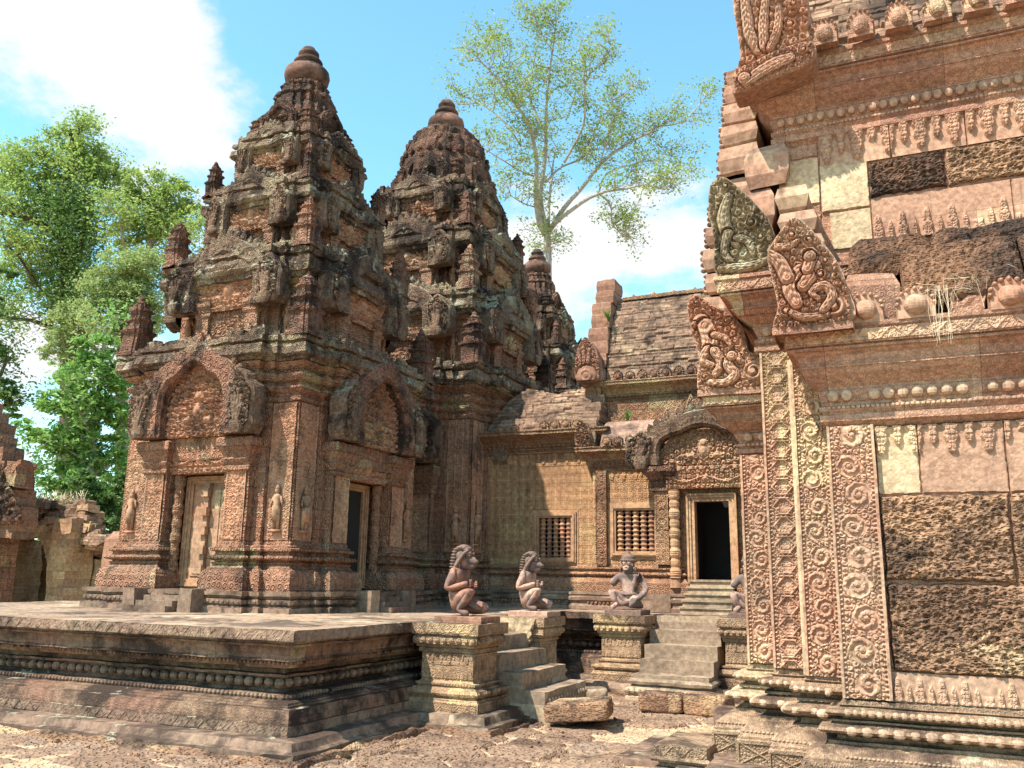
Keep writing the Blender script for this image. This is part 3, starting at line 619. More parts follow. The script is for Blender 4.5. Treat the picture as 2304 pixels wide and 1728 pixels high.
def pediment(T,s0,n,z0,W,H,D,mat,parent,name='pediment',flames=True,res=.016,tm=None,naga=True,band=.16,seed=1,dark=None,beadsz=.014):
    """arched frame with flame fringe, naga ends and a carved tympanum; n = distance of its back plane"""
    b=FB(T);k=28;bw=band*W
    O=[archpt(i/k,W,H) for i in range(k+1)];I=[archpt(i/k,W-2*bw,H-bw*1.1,.07) for i in range(k+1)]
    yF,yB=-(n+D),-(n-.02)
    V=[];F=[]
    for (ox,oz),(ix,iz) in zip(O,I):
        mx_,mz_=(ox+ix)/2,(oz+iz)/2
        V+=[(s0+ox,yB,z0+oz),(s0+ox,yF+D*.25,z0+oz),(s0+ox*.93+ix*.07,yF,z0+oz*.93+iz*.07),(s0+mx_,yF+.012,z0+mz_),(s0+ix*.85+ox*.15,yF-.008,z0+iz*.85+oz*.15),(s0+ix,yF+D*.2,z0+iz),(s0+ix,yB,z0+iz)]
    m=7
    for i in range(k):
        for j in range(m-1): F.append((i*m+j,i*m+j+1,(i+1)*m+j+1,(i+1)*m+j))
    b.add(V,F)
    # feet caps
    for e in(0,k): b.add([V[e*m+j] for j in range(m)],[tuple(range(m))])
    if flames:
        nf=19
        for i in range(nf):
            t=.04+.92*i/(nf-1);x,z=archpt(t,W,H);x2,z2=archpt(t+.01,W,H);dx,dz=x2-x,z2-z;L=math.hypot(dx,dz);nx,nz=-dz/L,dx/L
            if nx*x+nz*(z-.2*H)<0: nx,nz=-nx,-nz
            h=W*(.055+.035*max(0,1-abs(t-.5)*3));w2=W*.040;lean=.35*(1 if x<0 else -1)
            P=[(x-dx/L*w2,z-dz/L*w2),(x+dx/L*w2,z+dz/L*w2),(x+dx/L*w2*.7+nx*h*.55,z+dz/L*w2*.7+nz*h*.55),(x+nx*h+dx/L*lean*w2,z+nz*h+dz/L*lean*w2),(x-dx/L*w2*.7+nx*h*.55,z-dz/L*w2*.7+nz*h*.55)]
            b.add([(s0+p[0],yF+D*.3,z0+p[1]) for p in P]+[(s0+p[0],yB,z0+p[1]) for p in P],[(0,1,2,3,4),(9,8,7,6,5)]+[(j,(j+1)%5,5+(j+1)%5,5+j) for j in range(5)][::1])
            b.ell((s0+x+nx*h*.35,yF+D*.28,z0+z+nz*h*.35),(w2*.6,.012,w2*.8),6,4)
    for i in range(1,34):
        t=i/34;x,z=archpt(t,W-1.1*bw,H-bw*.6,.055);b.ell((s0+x,yF+.006,z0+z),(bw*.16,.014,bw*.16),6,4)
    p=b.build(name,mat,parent,.006*min(2,W),.03,freq=9)
    # tympanum
    t=FB(T)
    w2=W/2-bw*.9;hh=H-bw*1.0
    def mask(u,v):
        x=(u-w2)/w2;return (np.abs(x)**2.6+(v/hh)**2.6)<1.0
    ff=foliage(.062*max(.6,min(W,1.6)),seed,11)
    def fn(u,v):
        x=(u-w2);h=ff(np.abs(x),v)
        c=np.hypot(x,(v-hh*.42)*.8);d=np.clip(1.2-c/(.20*W),0,1)                       # central figure
        fig=np.maximum(np.clip(1-np.hypot(x,v-hh*.60)/(.055*W),0,1)*1.9,np.clip(1-np.hypot(x*1.3,v-hh*.38)/(.10*W),0,1)*1.6)
        fig=np.maximum(fig,np.clip(1-np.hypot(np.abs(x)-.11*W,(v-hh*.25)*1.8)/(.08*W),0,1)*1.2)
        return np.maximum(h,np.clip(fig,0,1.3))
    t.relief((s0-w2,-(n+D*.12),z0+.005),(1,0,0),(0,0,1),(0,-1,0),2*w2,hh,fn,min(.07,D*.55),res,mask)
    t.build('tympanum',tm or mat,p)
    if naga:
        for sg in(-1,1):
            g=FB(T);x0=s0+sg*W*.47;h=H*.62;w3=W*.17
            pts=[(-w3*.1,0),(w3*.95,0)]+[(w3*.25+cos(a_)*w3*(.95+.16*abs(sin(a_*3.1))),h*.42+sin(a_)*h*(.60+.12*abs(sin(a_*3.1)))) for a_ in [rad(-25+q_*9) for q_ in range(19)]]+[(-w3*.45,h*.5)]
            P=[(x0+sg*a*.9,z0+c_) for a,c_ in pts]
            q=len(P);yf=yF-.02
            ctr=(sum(a for a,_ in P)/q,sum(c_ for _,c_ in P)/q)
            Pi=[(a+(ctr[0]-a)*.15,c_+(ctr[1]-c_)*.15) for a,c_ in P]
            V=[(a,yB,c_) for a,c_ in P]+[(a,yf+.03,c_) for a,c_ in P]+[(a,yf,c_) for a,c_ in Pi]
            F=[(j,(j+1)%q,q+(j+1)%q,q+j) for j in range(q)]+[(q+j,q+(j+1)%q,2*q+(j+1)%q,2*q+j) for j in range(q)]+[tuple(range(2*q,3*q))]
            if sg>0: F=[f_[::-1] for f_ in F]
            g.add(V,F)
            xs_=[a for a,_ in Pi];zs_=[c_ for _,c_ in Pi];x0_,z0_=min(xs_),min(zs_)
            g.relief((x0_,yf-.003,z0_),(1,0,0),(0,0,1),(0,-1,0),max(xs_)-x0_,max(zs_)-z0_,foliage(.055*max(.7,min(W,1.7)),seed+5,11),.05*min(1,W/1.4),max(.014,res),inpoly([(a-x0_,c_-z0_) for a,c_ in Pi]))
            for j in range(5):                          # fan of heads
                a=rad(18+j*27);r1=h*.16;r2=h*(.42+.05*j)
                ex=x0+sg*(w3*.25+cos(a)*r2*.36);ez=z0+h*.34+sin(a)*r2*.75
                g.tube([(x0+sg*w3*.3,yf-.004,z0+h*.12),(x0+sg*(w3*.3+cos(a)*r1*.5),yf-.022,z0+h*.24+sin(a)*r1),(ex,yf-.03,ez)],[.030*W,.024*W,.014*W],8)
                g.ell((ex,yf-.034,ez),(.024*W,.024*W,.03*W),6,4)
            g.ell((x0+sg*w3*.3,yf-.01,z0+h*.12),(w3*.42,.045*min(W,1.4),w3*.42),8,5)
            g.build('naga_end',dark or mat,p,.012,.03,freq=9)
    return p
def lintel(T,s0,n,z0,W,H,D,mat,parent,res=.014,seed=4):
    b=FB(T);b.box(s0-W/2,s0+W/2,-(n+D),-n+.01,z0,z0+H,.12)
    ff=foliage(.085*H/.4,seed,11,.4)
    def fn(u,v):
        x=np.abs(u-W/2);k=.5+.5*np.cos((x/W)*4*pi);arc=H*(.30+.22*k)
        g=np.clip(1-np.abs(v-arc)/(.09*H),0,1)
        c=np.clip(1-np.hypot(x,v-H*.42)/(.26*H),0,1)*1.5
        top=np.where(v>H*.82,.5+.5*np.sin(u/.03),0)
        return np.maximum(np.maximum(ff(x,v),g*1.15),np.maximum(c,top))
    b.relief((s0-W/2,-(n+D)-.002,z0),(1,0,0),(0,0,1),(0,-1,0),W,H,fn,.06,res)
    return b.build('lintel',mat,parent,.004)
def colonnette(T,s0,n,z0,H,r,mat,parent,rings=7):
    pr=[];
    def ring(z,h,o): return [(r*1.0,z-h*1.4),(r*(1+o*.55),z-h),(r*(1+o),z-h*.5),(r*(1+o*.7),z-h*.15),(r*(1+o*1.1),z),(r*(1+o*.7),z+h*.15),(r*(1+o),z+h*.5),(r*(1+o*.55),z+h),(r*1.0,z+h*1.4)]
    pr=[(r*1.35,0),(r*1.35,H*.10),(r*1.1,H*.11)]
    for i in range(rings):
        z=H*(.15+.80*i/(rings-1));pr+=ring(z,H*(.028 if i%2 else .038),.18 if i%2 else .32)
    pr+=[(r*1.3,H*.985),(r*1.3,H)]
    pr=sorted(pr,key=lambda p:p[1])
    b=FB(T);b.lathe((s0,-n,z0),pr,14)
    return b.build('colonnette',mat,parent,.002)
def doorframe(T,s0,n,z0,W,H,mat,parent,dep=.3,fw=.09,sill=True):
    """stepped frame round an opening of W x H; n = front plane; opening goes dep deep"""
    b=FB(T)
    for j,(o0,o1,nn) in enumerate([(0,.45,-.045),(.45,.75,-.02),(.75,1.0,0)]):
        a0,a1=o0*fw,o1*fw
        for sg in(-1,1):
            xa,xb=s0+sg*(W/2+a0),s0+sg*(W/2+a1)
            b.box(min(xa,xb),max(xa,xb),-(n+nn),-(n-dep),z0-(a1 if sill else 0),z0+H+a1,None)
        b.box(s0-W/2-a0,s0+W/2+a0,-(n+nn),-(n-dep),z0+H+a0,z0+H+a1)
        if sill: b.box(s0-W/2-a0,s0+W/2+a0,-(n+nn),-(n-dep),z0-a1,z0-a0)
    return b.build('door_frame',mat,parent,.002)
def antefix(b,c,w,h,d,T=None,detail=True):
    """pointed arch finial with boss and beaded rim, facing -Y at c (bottom centre)"""
    k=12;P=[(-w/2,0)]
    for i in range(k+1):
        a=pi-pi*i/k;P.append((cos(a)*w/2*1.0,h*.42+max(0,sin(a))**.8*h*.42+(h*.16 if i==k//2 else 0)))
    P.append((w/2,0));q=len(P)
    V=[(c[0]+x,c[1],c[2]+z) for x,z in P]+[(c[0]+x*.9,c[1]-d,c[2]+z*.94) for x,z in P]
    b.add(V,[tuple(range(q,2*q))]+[(j,(j+1)%q,q+(j+1)%q,q+j) for j in range(q)])
    b.ell((c[0],c[1]-d,c[2]+h*.36),(w*.30,d*.75,h*.30),18 if detail else 8,12 if detail else 5)
    if detail:
        for i in range(9):
            a=pi*i/8;b.ell((c[0]+cos(a)*w*.45,c[1]-d*.9,c[2]+h*.40+sin(a)*h*.44),(w*.065,d*.4,w*.065),9,6)
def minitower(b,c,w,h):
    """miniature tower standing on a cornice corner"""
    pl=cross(w/2,[(w*.3,w*.06)],(c[0],c[1]));z=c[2]
    b.loft(pl,[(.12*w,z),(.12*w,z+.05*h),(0,z+.07*h),(0,z+.34*h),(.10*w,z+.37*h),(.12*w,z+.41*h),(-.06*w,z+.43*h),(-.07*w,z+.55*h),(.03*w,z+.58*h),(.04*w,z+.61*h),(-.13*w,z+.63*h),(-.14*w,z+.72*h),(-.06*w,z+.745*h),(-.06*w,z+.77*h),(-.22*w,z+.79*h),(-.24*w,z+.86*h)],w*.4)
    b.lathe((c[0],c[1],z+.84*h),[(w*.2,0),(w*.27,.05*h),(w*.16,.09*h),(w*.14,.12*h),(w*.06,.16*h)],8)
def devata(b,s,n,z,h):
    """standing figure in high relief: feet at z, height h"""
    y=-n-.012
    b.tube([(s-.045*h,y-.03*h,z),(s-.05*h,y-.05*h,z+.18*h),(s-.045*h,y-.06*h,z+.42*h),(s-.01*h,y-.06*h,z+.52*h)],[.035*h,.045*h,.065*h,.07*h],7)
    b.tube([(s+.045*h,y-.03*h,z),(s+.05*h,y-.05*h,z+.18*h),(s+.045*h,y-.06*h,z+.42*h),(s+.01*h,y-.06*h,z+.52*h)],[.035*h,.045*h,.065*h,.07*h],7)
    b.tube([(s,y-.06*h,z+.18*h),(s,y-.065*h,z+.40*h),(s,y-.06*h,z+.50*h),(s,y-.05*h,z+.56*h),(s,y-.055*h,z+.68*h),(s,y-.045*h,z+.76*h),(s,y-.045*h,z+.80*h)],[.085*h,.10*h,.10*h,.07*h,.10*h,.085*h,.035*h],8)
    b.ell((s,y-.06*h,z+.86*h),(.055*h,.06*h,.07*h),8,6)
    b.lathe((s,y-.055*h,z+.90*h),[(.055*h,0),(.05*h,.04*h),(.025*h,.09*h),(.005*h,.13*h)],8)
    for sg,ez in((-1,.50),(1,.74)):
        b.tube([(s+sg*.10*h,y-.05*h,z+.73*h),(s+sg*.15*h,y-.06*h,z+.58*h),(s+sg*.13*h,y-.08*h,z+ez*h)],[.03*h,.026*h,.02*h],6)
    b.box(s-.13*h,s+.13*h,y-.08*h,y+.02,z-.05*h,z)
# ================================================================ towers
def coping(b,pl,d,z):
    """worn stones standing unevenly along the top of a cornice"""
    for i in range(len(pl)):
        p=np.array(pl[i]);q=np.array(pl[(i+1)%len(pl)]);e=q-p;L=np.linalg.norm(e)
        if L<.12: continue
        e/=L;nn=np.array([e[1],-e[0]]);s=-.05
        while s<L:
            w=random.uniform(.07,.20);h=random.choice([0,.03,.05,.06,.09,.13])
            if h:
                c=p+e*(s+w/2)+nn*d;a=abs(e[0])*w/2+.05;bb=abs(e[1])*w/2+.05
                b.box(c[0]-a*.9,c[0]+a*.9,c[1]-bb*.9,c[1]+bb*.9,z-.05,z+h,.06)
            s+=w+random.uniform(0,.05)
def tower(loc,label,tiers,bell,top,main,grp='three prasat towers in a row on the terrace'):
    cx,cy=loc;t=thing('temple_tower',label,'tower',(cx,cy,FL),grp)
    W,z1,zc,zt,lip=main                       # half width, body bottom, cornice start, top, lip offset
    k=W/1.6;st=[(.72*W,.08*k),(.61*W,.20*k)];stR=st+[(.35*W,-.16*k)];stB=st+[(.36*W,-.50*k)]
    R0=facing(0,loc)
    pl=cross(W,st,loc);plR=cross(W,stR,loc);plB=cross(W,stB,loc)
    MB().loft(pl,[(.31,FL-.02),(.31,FL+.07),(.27,FL+.08),(.25,FL+.10),(.28,FL+.12),(.29,FL+.17),(.25,FL+.195),(.25,FL+.215),(.30,FL+.225),(.31,FL+.28),(.1,FL+.285)],.12).build('plinth',MT['step'],t,.010,.05,freq=7)
    bb=MB();bb.ringbeads(pl,.27,FL+.145,.085,(.035,.035,.034),7,4,.05);bb.build('petal_course',MT['step'],t,.004)
    a=FL+.28;h=z1-a;q=lambda f:a+h*f
    MB().loft(plB,[(.19,a),(.19,q(.28)),(.175,q(.30)),(.17,q(.34)),(.15,q(.40)),(.09,q(.46)),(.06,q(.52)),(.075,q(.54)),(.075,q(.57)),(.045,q(.58)),(.05,q(.60)),(.12,q(.625)),(.135,q(.66)),(.11,q(.70)),(.055,q(.71)),(.045,q(.76)),(.05,q(.78)),(.10,q(.80)),(.10,q(.85)),(.055,q(.87)),(.055,q(.90)),(.02,q(.93)),(.02,q(.97)),(0,q(1))],.10,zsub=.08).build('base_moulding',MT['tower_low'],t,.008,.05,freq=8)
    bb=MB();bb.ringbeads(plB,.115,q(.66),.07,(.032,.026,.028),7,4,.04);bb.ringbeads(plB,.09,q(.825),.045,(.02,.018,.02),6,4,.04);bb.build('bead_course',MT['tower_low'],t,.003)
    z2=z1+(zc-z1)*.60
    MB().loft(plR,[(0,z1),(.0,z2)],.10,cap=False,zsub=.12).build('wall',MT['tower_low'],t,.008,.03,freq=6,blk=.016)
    zz=z2;H=zt-zc;c_=lambda f:zc+H*f
    MB().loft(pl,[(-.01,z2-.02),(-.0,z2),(.0,zc),(.03,c_(.0)),(.04,c_(.06)),(.0,c_(.08)),(.0,c_(.12)),(.04,c_(.15)),(.07,c_(.19)),(.07,c_(.23)),(.0,c_(.25)),(.0,c_(.30)),(.05,c_(.33)),(.09,c_(.39)),(.09,c_(.43)),(.01,c_(.45)),(.02,c_(.48)),(.06,c_(.52)),(.12*k,c_(.57)),(.13*k,c_(.60)),(.09*k,c_(.61)),(.09*k,c_(.63))],.10,cap=False,zsub=.09).build('entablature',MT['tower_low'],t,.012,.06,freq=6,blk=.02)
    cm=MB().loft(pl,[(.05,c_(.61)),(lip-.07,c_(.615)),(lip-.05,c_(.66)),(lip-.01,c_(.67)),(lip+.02,c_(.70)),(lip,c_(.85)),(lip-.06,c_(.86)),(lip-.05,c_(.89)),(lip+.01,c_(.90)),(lip,c_(.98)),(.02,c_(1.0)),(-.25,c_(1.0))],.085,zsub=.08);coping(cm,pl,lip-.10,zt);cm.build('cornice',MT['lip'],t,.018,.12,freq=7,blk=.06)
    # corner relief strips and devatas on the -Y side, then copies on the other faces
    def addfaces(o,fs=(1,2,3)):
        for f in fs: dup(o,t,rz=f*pi/2)
    pw=W-.72*W
    for sg in(-1,1):
        fr=FB(R0)
        xa=.72*W if sg>0 else -W
        fr.relief((xa+.02,-W-.004,z1+.02),(1,0,0),(0,0,1),(0,-1,0),pw-.04,zc-z1-.04,scrollside(pw-.04,k),.022,.014)
        xb=sg*(.48*W);w3=.22*W
        fr.relief((xb-w3/2,-W-.20*k-.004,z1+.02),(1,0,0),(0,0,1),(0,-1,0),w3,z2-z1-.2*k,scroll(w3,.16*k,.03,3,12),.022,.014)
        o=fr.build('carved_pilaster',MT['carved'],t,.004,.0);addfaces(o)
        dv=FB(R0);devata(dv,sg*W*.855,W,z1+.16*k,.62*k)
        o=dv.build('devata_relief',MT['carved'],t,.002,smooth=True);addfaces(o)
    # doors
    n0=W+.20*k;dz0=FL+.42*k;dH=1.38*k;dW=.44*k
    for f in range(4):
        Tf=facing(f,loc)
        fo=doorframe(Tf,0,W-.06*k,dz0,dW*1.42 if f!=1 else dW*1.25,dH,MT['frame'],t,.2,.10*k)
        if f==1:
            v=FB(Tf);v.box(-.5*k,.5*k,-(W-.10*k),-(W-.3*k),FL+.27,dz0-.10*k);v.box(-.275*k,.275*k,-(W-.145*k),-(W-.20*k),dz0+.01,dz0+dH-.01);v.build('painted_door_shade',MT['void'],t)  # flat near-black panel on the solid wall, painting an open doorway's shade
        else:
            d=FB(Tf);ww=dW*.71;d.box(-.5*k,.5*k,-(W-.10*k),-(W-.3*k),FL+.27,dz0-.10*k);d.box(-ww,ww,-(W-.13*k),-(W-.30*k),dz0,dz0+dH)
            for sg in(-1,1):
                for ii,dd in((.16,.018),(.28,.03)):
                    d.box(min(sg*.05,sg*(ww-ii*.35)),max(sg*.05,sg*(ww-ii*.35)),-(W-.13*k+dd),-(W-.15*k),dz0+ii*.3,dz0+dH-ii*.3)
            d.box(-.04*k,.04*k,-(W-.05*k),-(W-.14*k),dz0,dz0+dH)
            for j in range(5): d.box(-.062*k,.062*k,-(W-.0*k),-(W-.08*k),dz0+dH*(.1+.2*j)-.06*k,dz0+dH*(.1+.2*j)+.06*k)
            d.build('false_door',MT['carved'],t,.003)
        for sg in(-1,1): colonnette(Tf,sg*.47*k,W+.015*k,FL+.36*k,1.55*k,.065*k,MT['hall'],t)
        lintel(Tf,0,W+.02*k,z1+.97*k,1.32*k,.48*k,.10*k,MT['carved'],t,seed=4+f)
        # pilaster capitals
        for sg in(-1,1):
            cp=FB(Tf)
            x0,x1=sg*.35*W,sg*.61*W;xa,xb=min(x0,x1),max(x0,x1);zb=z1+.97*k
            cp.loft([(xa,-(n0+.03)),(xb,-(n0+.03)),(xb,-(n0-.25*k)),(xa,-(n0-.25*k))],[(.0,zb),(.03,zb+.02),(.03,zb+.06),(.0,zb+.08),(.03,zb+.13),(.05,zb+.17),(.02,zb+.19),(.05,zb+.26),(.10,zb+.34),(.11,zb+.36),(.11,zb+.46*k),(.08,zb+.48*k)],.1)
            cp.build('capital',MT['tower_low'],t,.006,.02,freq=9)
        pediment(Tf,0,n0+.02,z1+1.48*k,1.76*k,1.30*k,.24*k,MT['tower'],t,seed=11+f,tm=MT['carved'],res=.013,dark=MT['naga'],band=.17)
        if f in(0,1,3):
            sp=FB(Tf)
            for j in range(4): sp.box(-.34*k,.34*k,-(n0+.26+.42*k-.13*k*j),-(n0+.2),FL-.01,FL+.07*(j+1)*k,.1)
            sp.build('door_steps',MT['step'],t,.012,.05,freq=5)
            for sg in(-1,1):
                sb=FB(Tf);sb.box(min(sg*.40*k,sg*.62*k),max(sg*.40*k,sg*.62*k),-(n0+.52*k),-(n0+.25),FL-.01,FL+.30*k,.1);sb.build('stair_block',MT['step'],t,.01,.04,freq=5)
    # upper tiers
    zp=zt
    for ti,(w_,zT,lp) in enumerate(tiers):
        kk=w_/1.6;hh=zT-zp;u=lambda f:zp+hh*f
        s2=[(.70*w_,.10*kk),(.56*w_,.27*kk)]
        p2=cross(w_,s2,loc)
        MB().loft(p2,[(.12*kk,zp-.02),(.12*kk,u(.06)),(.03*kk,u(.08)),(.07*kk,u(.11)),(.07*kk,u(.13)),(0,u(.15)),(0,u(.50)),(.04*kk,u(.51)),(.04*kk,u(.54)),(.0,u(.55)),(.05*kk,u(.60)),(.10*kk,u(.62)),(.0,u(.60)),(.06*kk,u(.63)),(lp*.55,u(.67)),(lp*.5,u(.69))],.09,cap=False,zsub=.09).build('tier',MT['tower_low'] if ti<1 else MT['tower'],t,.016,.08,freq=6,blk=.03)
        cm=MB().loft(p2,[(.02,u(.68)),(lp-.07,u(.685)),(lp-.05,u(.73)),(lp-.01,u(.735)),(lp+.02,u(.77)),(lp,u(.87)),(lp-.06,u(.88)),(lp-.05,u(.91)),(lp+.0,u(.92)),(lp-.01,u(.98)),(.02,u(1.0)),(-.3*kk,u(1.0))],.075,zsub=.07);coping(cm,p2,lp-.08,zT);cm.build('cornice',MT['lip'],t,.022,.14,freq=7,blk=.07)
        for f in range(4):
            Tf=facing(f,loc)
            m1=FB(Tf)
            nn=w_+.27*kk
            for sg in(-1,1):                      # engaged pilasters
                xa,xb=sorted((sg*.30*w_,sg*.50*w_))
                m1.loft([(xa,-(nn+.10*kk)),(xb,-(nn+.10*kk)),(xb,-(nn-.1)),(xa,-(nn-.1))],[(.05*kk,u(0)),(.05*kk,u(.06)),(0,u(.09)),(0,u(.34)),(.04*kk,u(.37)),(.03*kk,u(.40)),(.09*kk,u(.46)),(.09*kk,u(.50))],.1)
            m1.relief((-.28*w_,-nn-.004,u(.08)),(1,0,0),(0,0,1),(0,-1,0),.56*w_,hh*.40,foliage(.07*kk+.02,ti*5+f,10),.035,.018)
            m1.build('niche_pilaster',MT['tower_low'],t,.010,.04,freq=9)
            pediment(Tf,0,nn+.04*kk,u(.40),1.42*w_,hh*.72,.30*kk,MT['lip'],t,seed=31+ti*4+f,tm=MT['carved'],res=.02,dark=MT['naga'])
            dv=FB(Tf)
            for sg in(-1,1): devata(dv,sg*w_*.82,w_,u(.14),hh*.36)
            dv.build('guardian_relief',MT['carved'],t,.003,smooth=True)
        # miniature towers on the ledge below
        zb=zp-.03;pw_=(main[0] if ti==0 else tiers[ti-1][0])+(lip if ti==0 else tiers[ti-1][2])-.20*kk-.03
        for a_,b_ in((-1,-1),(1,-1),(1,1),(-1,1)):
            m=MB();minitower(m,(cx+a_*pw_,cy+b_*pw_,zb),.36*kk+.05,hh*.66);m.build('corner_finial',MT['tower_dark'] if ti!=1 else MT['tower'],t,.020,.12,freq=10)
        ww_=w_+lp                            # antefixes along the ledge of this tier
        for s_ in(-.80,-.62,.62,.80):
            ka=FB(R0);antefix(ka,(s_*ww_,-ww_+.10*kk,zp+.98*hh),.17*kk+.03,.24*kk+.03,.05*kk,detail=False)
            o=ka.build('antefix',MT['tower'],t,.012,.04,freq=12);addfaces(o)
        zp=zT
    # crown
    wb=bell[0][0];kb=wb/.6
    pb_=cross(wb*.80,[(wb*.58,wb*.12),(wb*.34,wb*.20)],loc)
    if top['kind']=='pointed':
        b=MB();b.loft(pb_,[(w2-wb,z) for w2,z in bell],.10,zsub=.08);b.build('crown',MT['tower_dark'],t,.03,.09,freq=8,blk=.03)
        for f in range(4): pediment(facing(f,loc),0,wb*.93,bell[0][1]+.18*kb,1.0*wb,.50*kb,.12*kb,MT['tower_dark'],t,seed=71+f,res=.02)
        for a_,b_ in((-1,-1),(1,-1),(1,1),(-1,1)):
            m=MB();minitower(m,(cx+a_*wb*.86,cy+b_*wb*.86,bell[0][1]),.26*kb,.62*kb);m.build('corner_finial',MT['tower_dark'],t,.014,.05,freq=10)
    else:
        for f in range(4): pediment(facing(f,loc),0,wb*.92,bell[0][1]+.02,1.25*wb,.62*kb,.22*kb,MT['tower_dark'],t,seed=71+f,res=.02)
        for a_,b_ in((-1,-1),(1,-1),(1,1),(-1,1)):
            m=MB();minitower(m,(cx+a_*wb*.84,cy+b_*wb*.84,bell[0][1]),.22*kb,.6*kb);m.build('corner_finial',MT['tower_dark'],t,.014,.05,freq=10)
        b=MB();n=72;V=[];F=[];P=bell
        for w2,z in P:
            for i in range(n):
                a=2*pi*i/n;r=w2*(.97+.07*abs(sin(a*10))*(1 if int(z*7)%2 else .4)+.05*abs(cos(2*a)));V.append((cx+r*cos(a),cy+r*sin(a),z))
        for j in range(len(P)-1):
            for i in range(n): F.append((j*n+i,j*n+(i+1)%n,(j+1)*n+(i+1)%n,(j+1)*n+i))
        b.add(V,F);b.build('crown',MT['tower_dark'],t,.035,.06,freq=8)
    bb=MB();zr=bell[-1][1]-.10
    for q_,zo in(((1.0,0),(1.12,-.13)) if top['kind']=='pointed' else ((1.0,0),(1.3,-.16),(1.72,-.40),(1.95,-.72))):
        rr=bell[-1][0]*q_*1.12
        for i in range(26): bb.ell((cx+rr*cos(i*pi/13),cy+rr*sin(i*pi/13),zr+zo),(.05+.02*(q_>1.2),.05+.02*(q_>1.2),.06+.03*(q_>1.2)),6,4)
    bb.build('lotus_petal_ring',MT['tower_dark'],t,.006)
    zv=bell[-1][1];r=top['r'];hv=top['z']-zv
    MB().lathe((cx,cy,zv),[(r*.8,-.05),(r*.72,0),(r*.78,hv*.04),(r*.96,hv*.12),(r,hv*.24),(r*.95,hv*.36),(r*.72,hv*.47),(r*.50,hv*.52),(r*.46,hv*.55),(r*.62,hv*.58),(r*.64,hv*.63),(r*.52,hv*.70),(r*.40,hv*.72),(r*.38,hv*.78),(r*.46,hv*.81),(r*.46,hv*.86),(r*.36,hv*.92),(r*.34,hv*.94),(r*.28,hv*.99),(r*.05,hv)],28).build('vase_finial',MT['finial'],t,.012,.02,freq=4,smooth=True)
    return t
def scrollside(w,k):
    a=scroll(w*.34,.13*k,.018,5,12);
    def f(u,v):
        l=a(np.clip(u,0,w*.34),v);r=a(np.clip(w-u,0,w*.34),v)
        m=foliage(.05,8,9)(np.abs(u-w/2),v)*np.where((v>.85*k),1,.0)+.05
        return np.where(u<w*.34,l,np.where(u>w*.66,r,m))
    return f
T1=tower((-9.4,11.5),'nearest and largest looking red temple tower, with a false door and steps at its base',
   [(1.20,6.48,.26),(.90,7.80,.20),(.66,8.86,.17)],[(.60,8.84),(.60,8.88),(.50,8.94),(.46,9.2),(.62,9.30),(.64,9.42),(.60,9.50),(.58,9.60),(.52,9.62),(.50,9.80),(.53,9.84),(.50,9.92),(.44,9.94),(.42,10.04),(.45,10.08),(.42,10.14),(.32,10.20)],
   {'kind':'pointed','z':10.97,'r':.40},(1.6,2.05,4.02,4.95,.22))
T2=tower((-9.45,16.75),'middle temple tower with round ribbed crown, joined to the hall on its right',
   [(1.42,7.35,.28),(1.20,8.88,.25),(.90,10.14,.19)],[(.80,10.12),(.84,10.3),(.90,10.42),(.98,10.55),(1.00,10.8),(.97,10.98),(.92,11.0),(.93,11.25),(.86,11.45),(.78,11.52),(.77,11.66),(.66,11.74),(.60,11.84),(.46,11.9)],
   {'kind':'round','z':12.76,'r':.44},(1.82,2.05,4.62,5.68,.22))
T3=dup(T1,None,(-9.4,22.3,FL));T3['label']='farthest temple tower, mostly hidden behind the middle one, before the tall tree'
# ================================================================ statues
def skin(joints,edges,sub=1):
    names=list(joints);ix={n:i for i,n in enumerate(names)}
    me=bpy.data.meshes.new('sk');me.from_pydata([joints[n][0] for n in names],[(ix[a],ix[b]) for a,b in edges],[])
    o=bpy.data.objects.new('sk',me);scn.collection.objects.link(o)
    m=o.modifiers.new('s','SKIN');m.use_smooth_shade=True
    for i,n in enumerate(names):
        r=joints[n][1];me.skin_vertices[0].data[i].radius=r if isinstance(r,tuple) else (r,r)
        me.skin_vertices[0].data[i].use_root=(i==0)
    s=o.modifiers.new('u','SUBSURF');s.levels=s.render_levels=2
    dg=bpy.context.evaluated_depsgraph_get();dg.update();ev=o.evaluated_get(dg);e=ev.to_mesh()
    V=[tuple(v.co) for v in e.vertices];F=[tuple(p.vertices) for p in e.polygons];ev.to_mesh_clear()
    bpy.data.objects.remove(o);bpy.data.meshes.remove(me)
    return V,F
def fingers(b,c,d,side,r=.011,L=.055):
    d=np.array(d,float);d/=np.linalg.norm(d);side=np.array(side,float);c=np.array(c,float);dn=np.cross(d,side);dn/=np.linalg.norm(dn)
    for i in range(4):
        o=c+side*(i-1.5)*.019;l=L*(1,1.12,1.05,.85)[i]
        b.tube([o,o+d*l*.5+dn*.004,o+d*l*.85-dn*.010,o+d*l-dn*.022],[r,r*.95,r*.85,r*.6],7)
    o=c-side*.036-d*.02;b.tube([o,o+d*.02-side*.012,o+d*.042-side*.010],[r*1.1,r,r*.7],7)
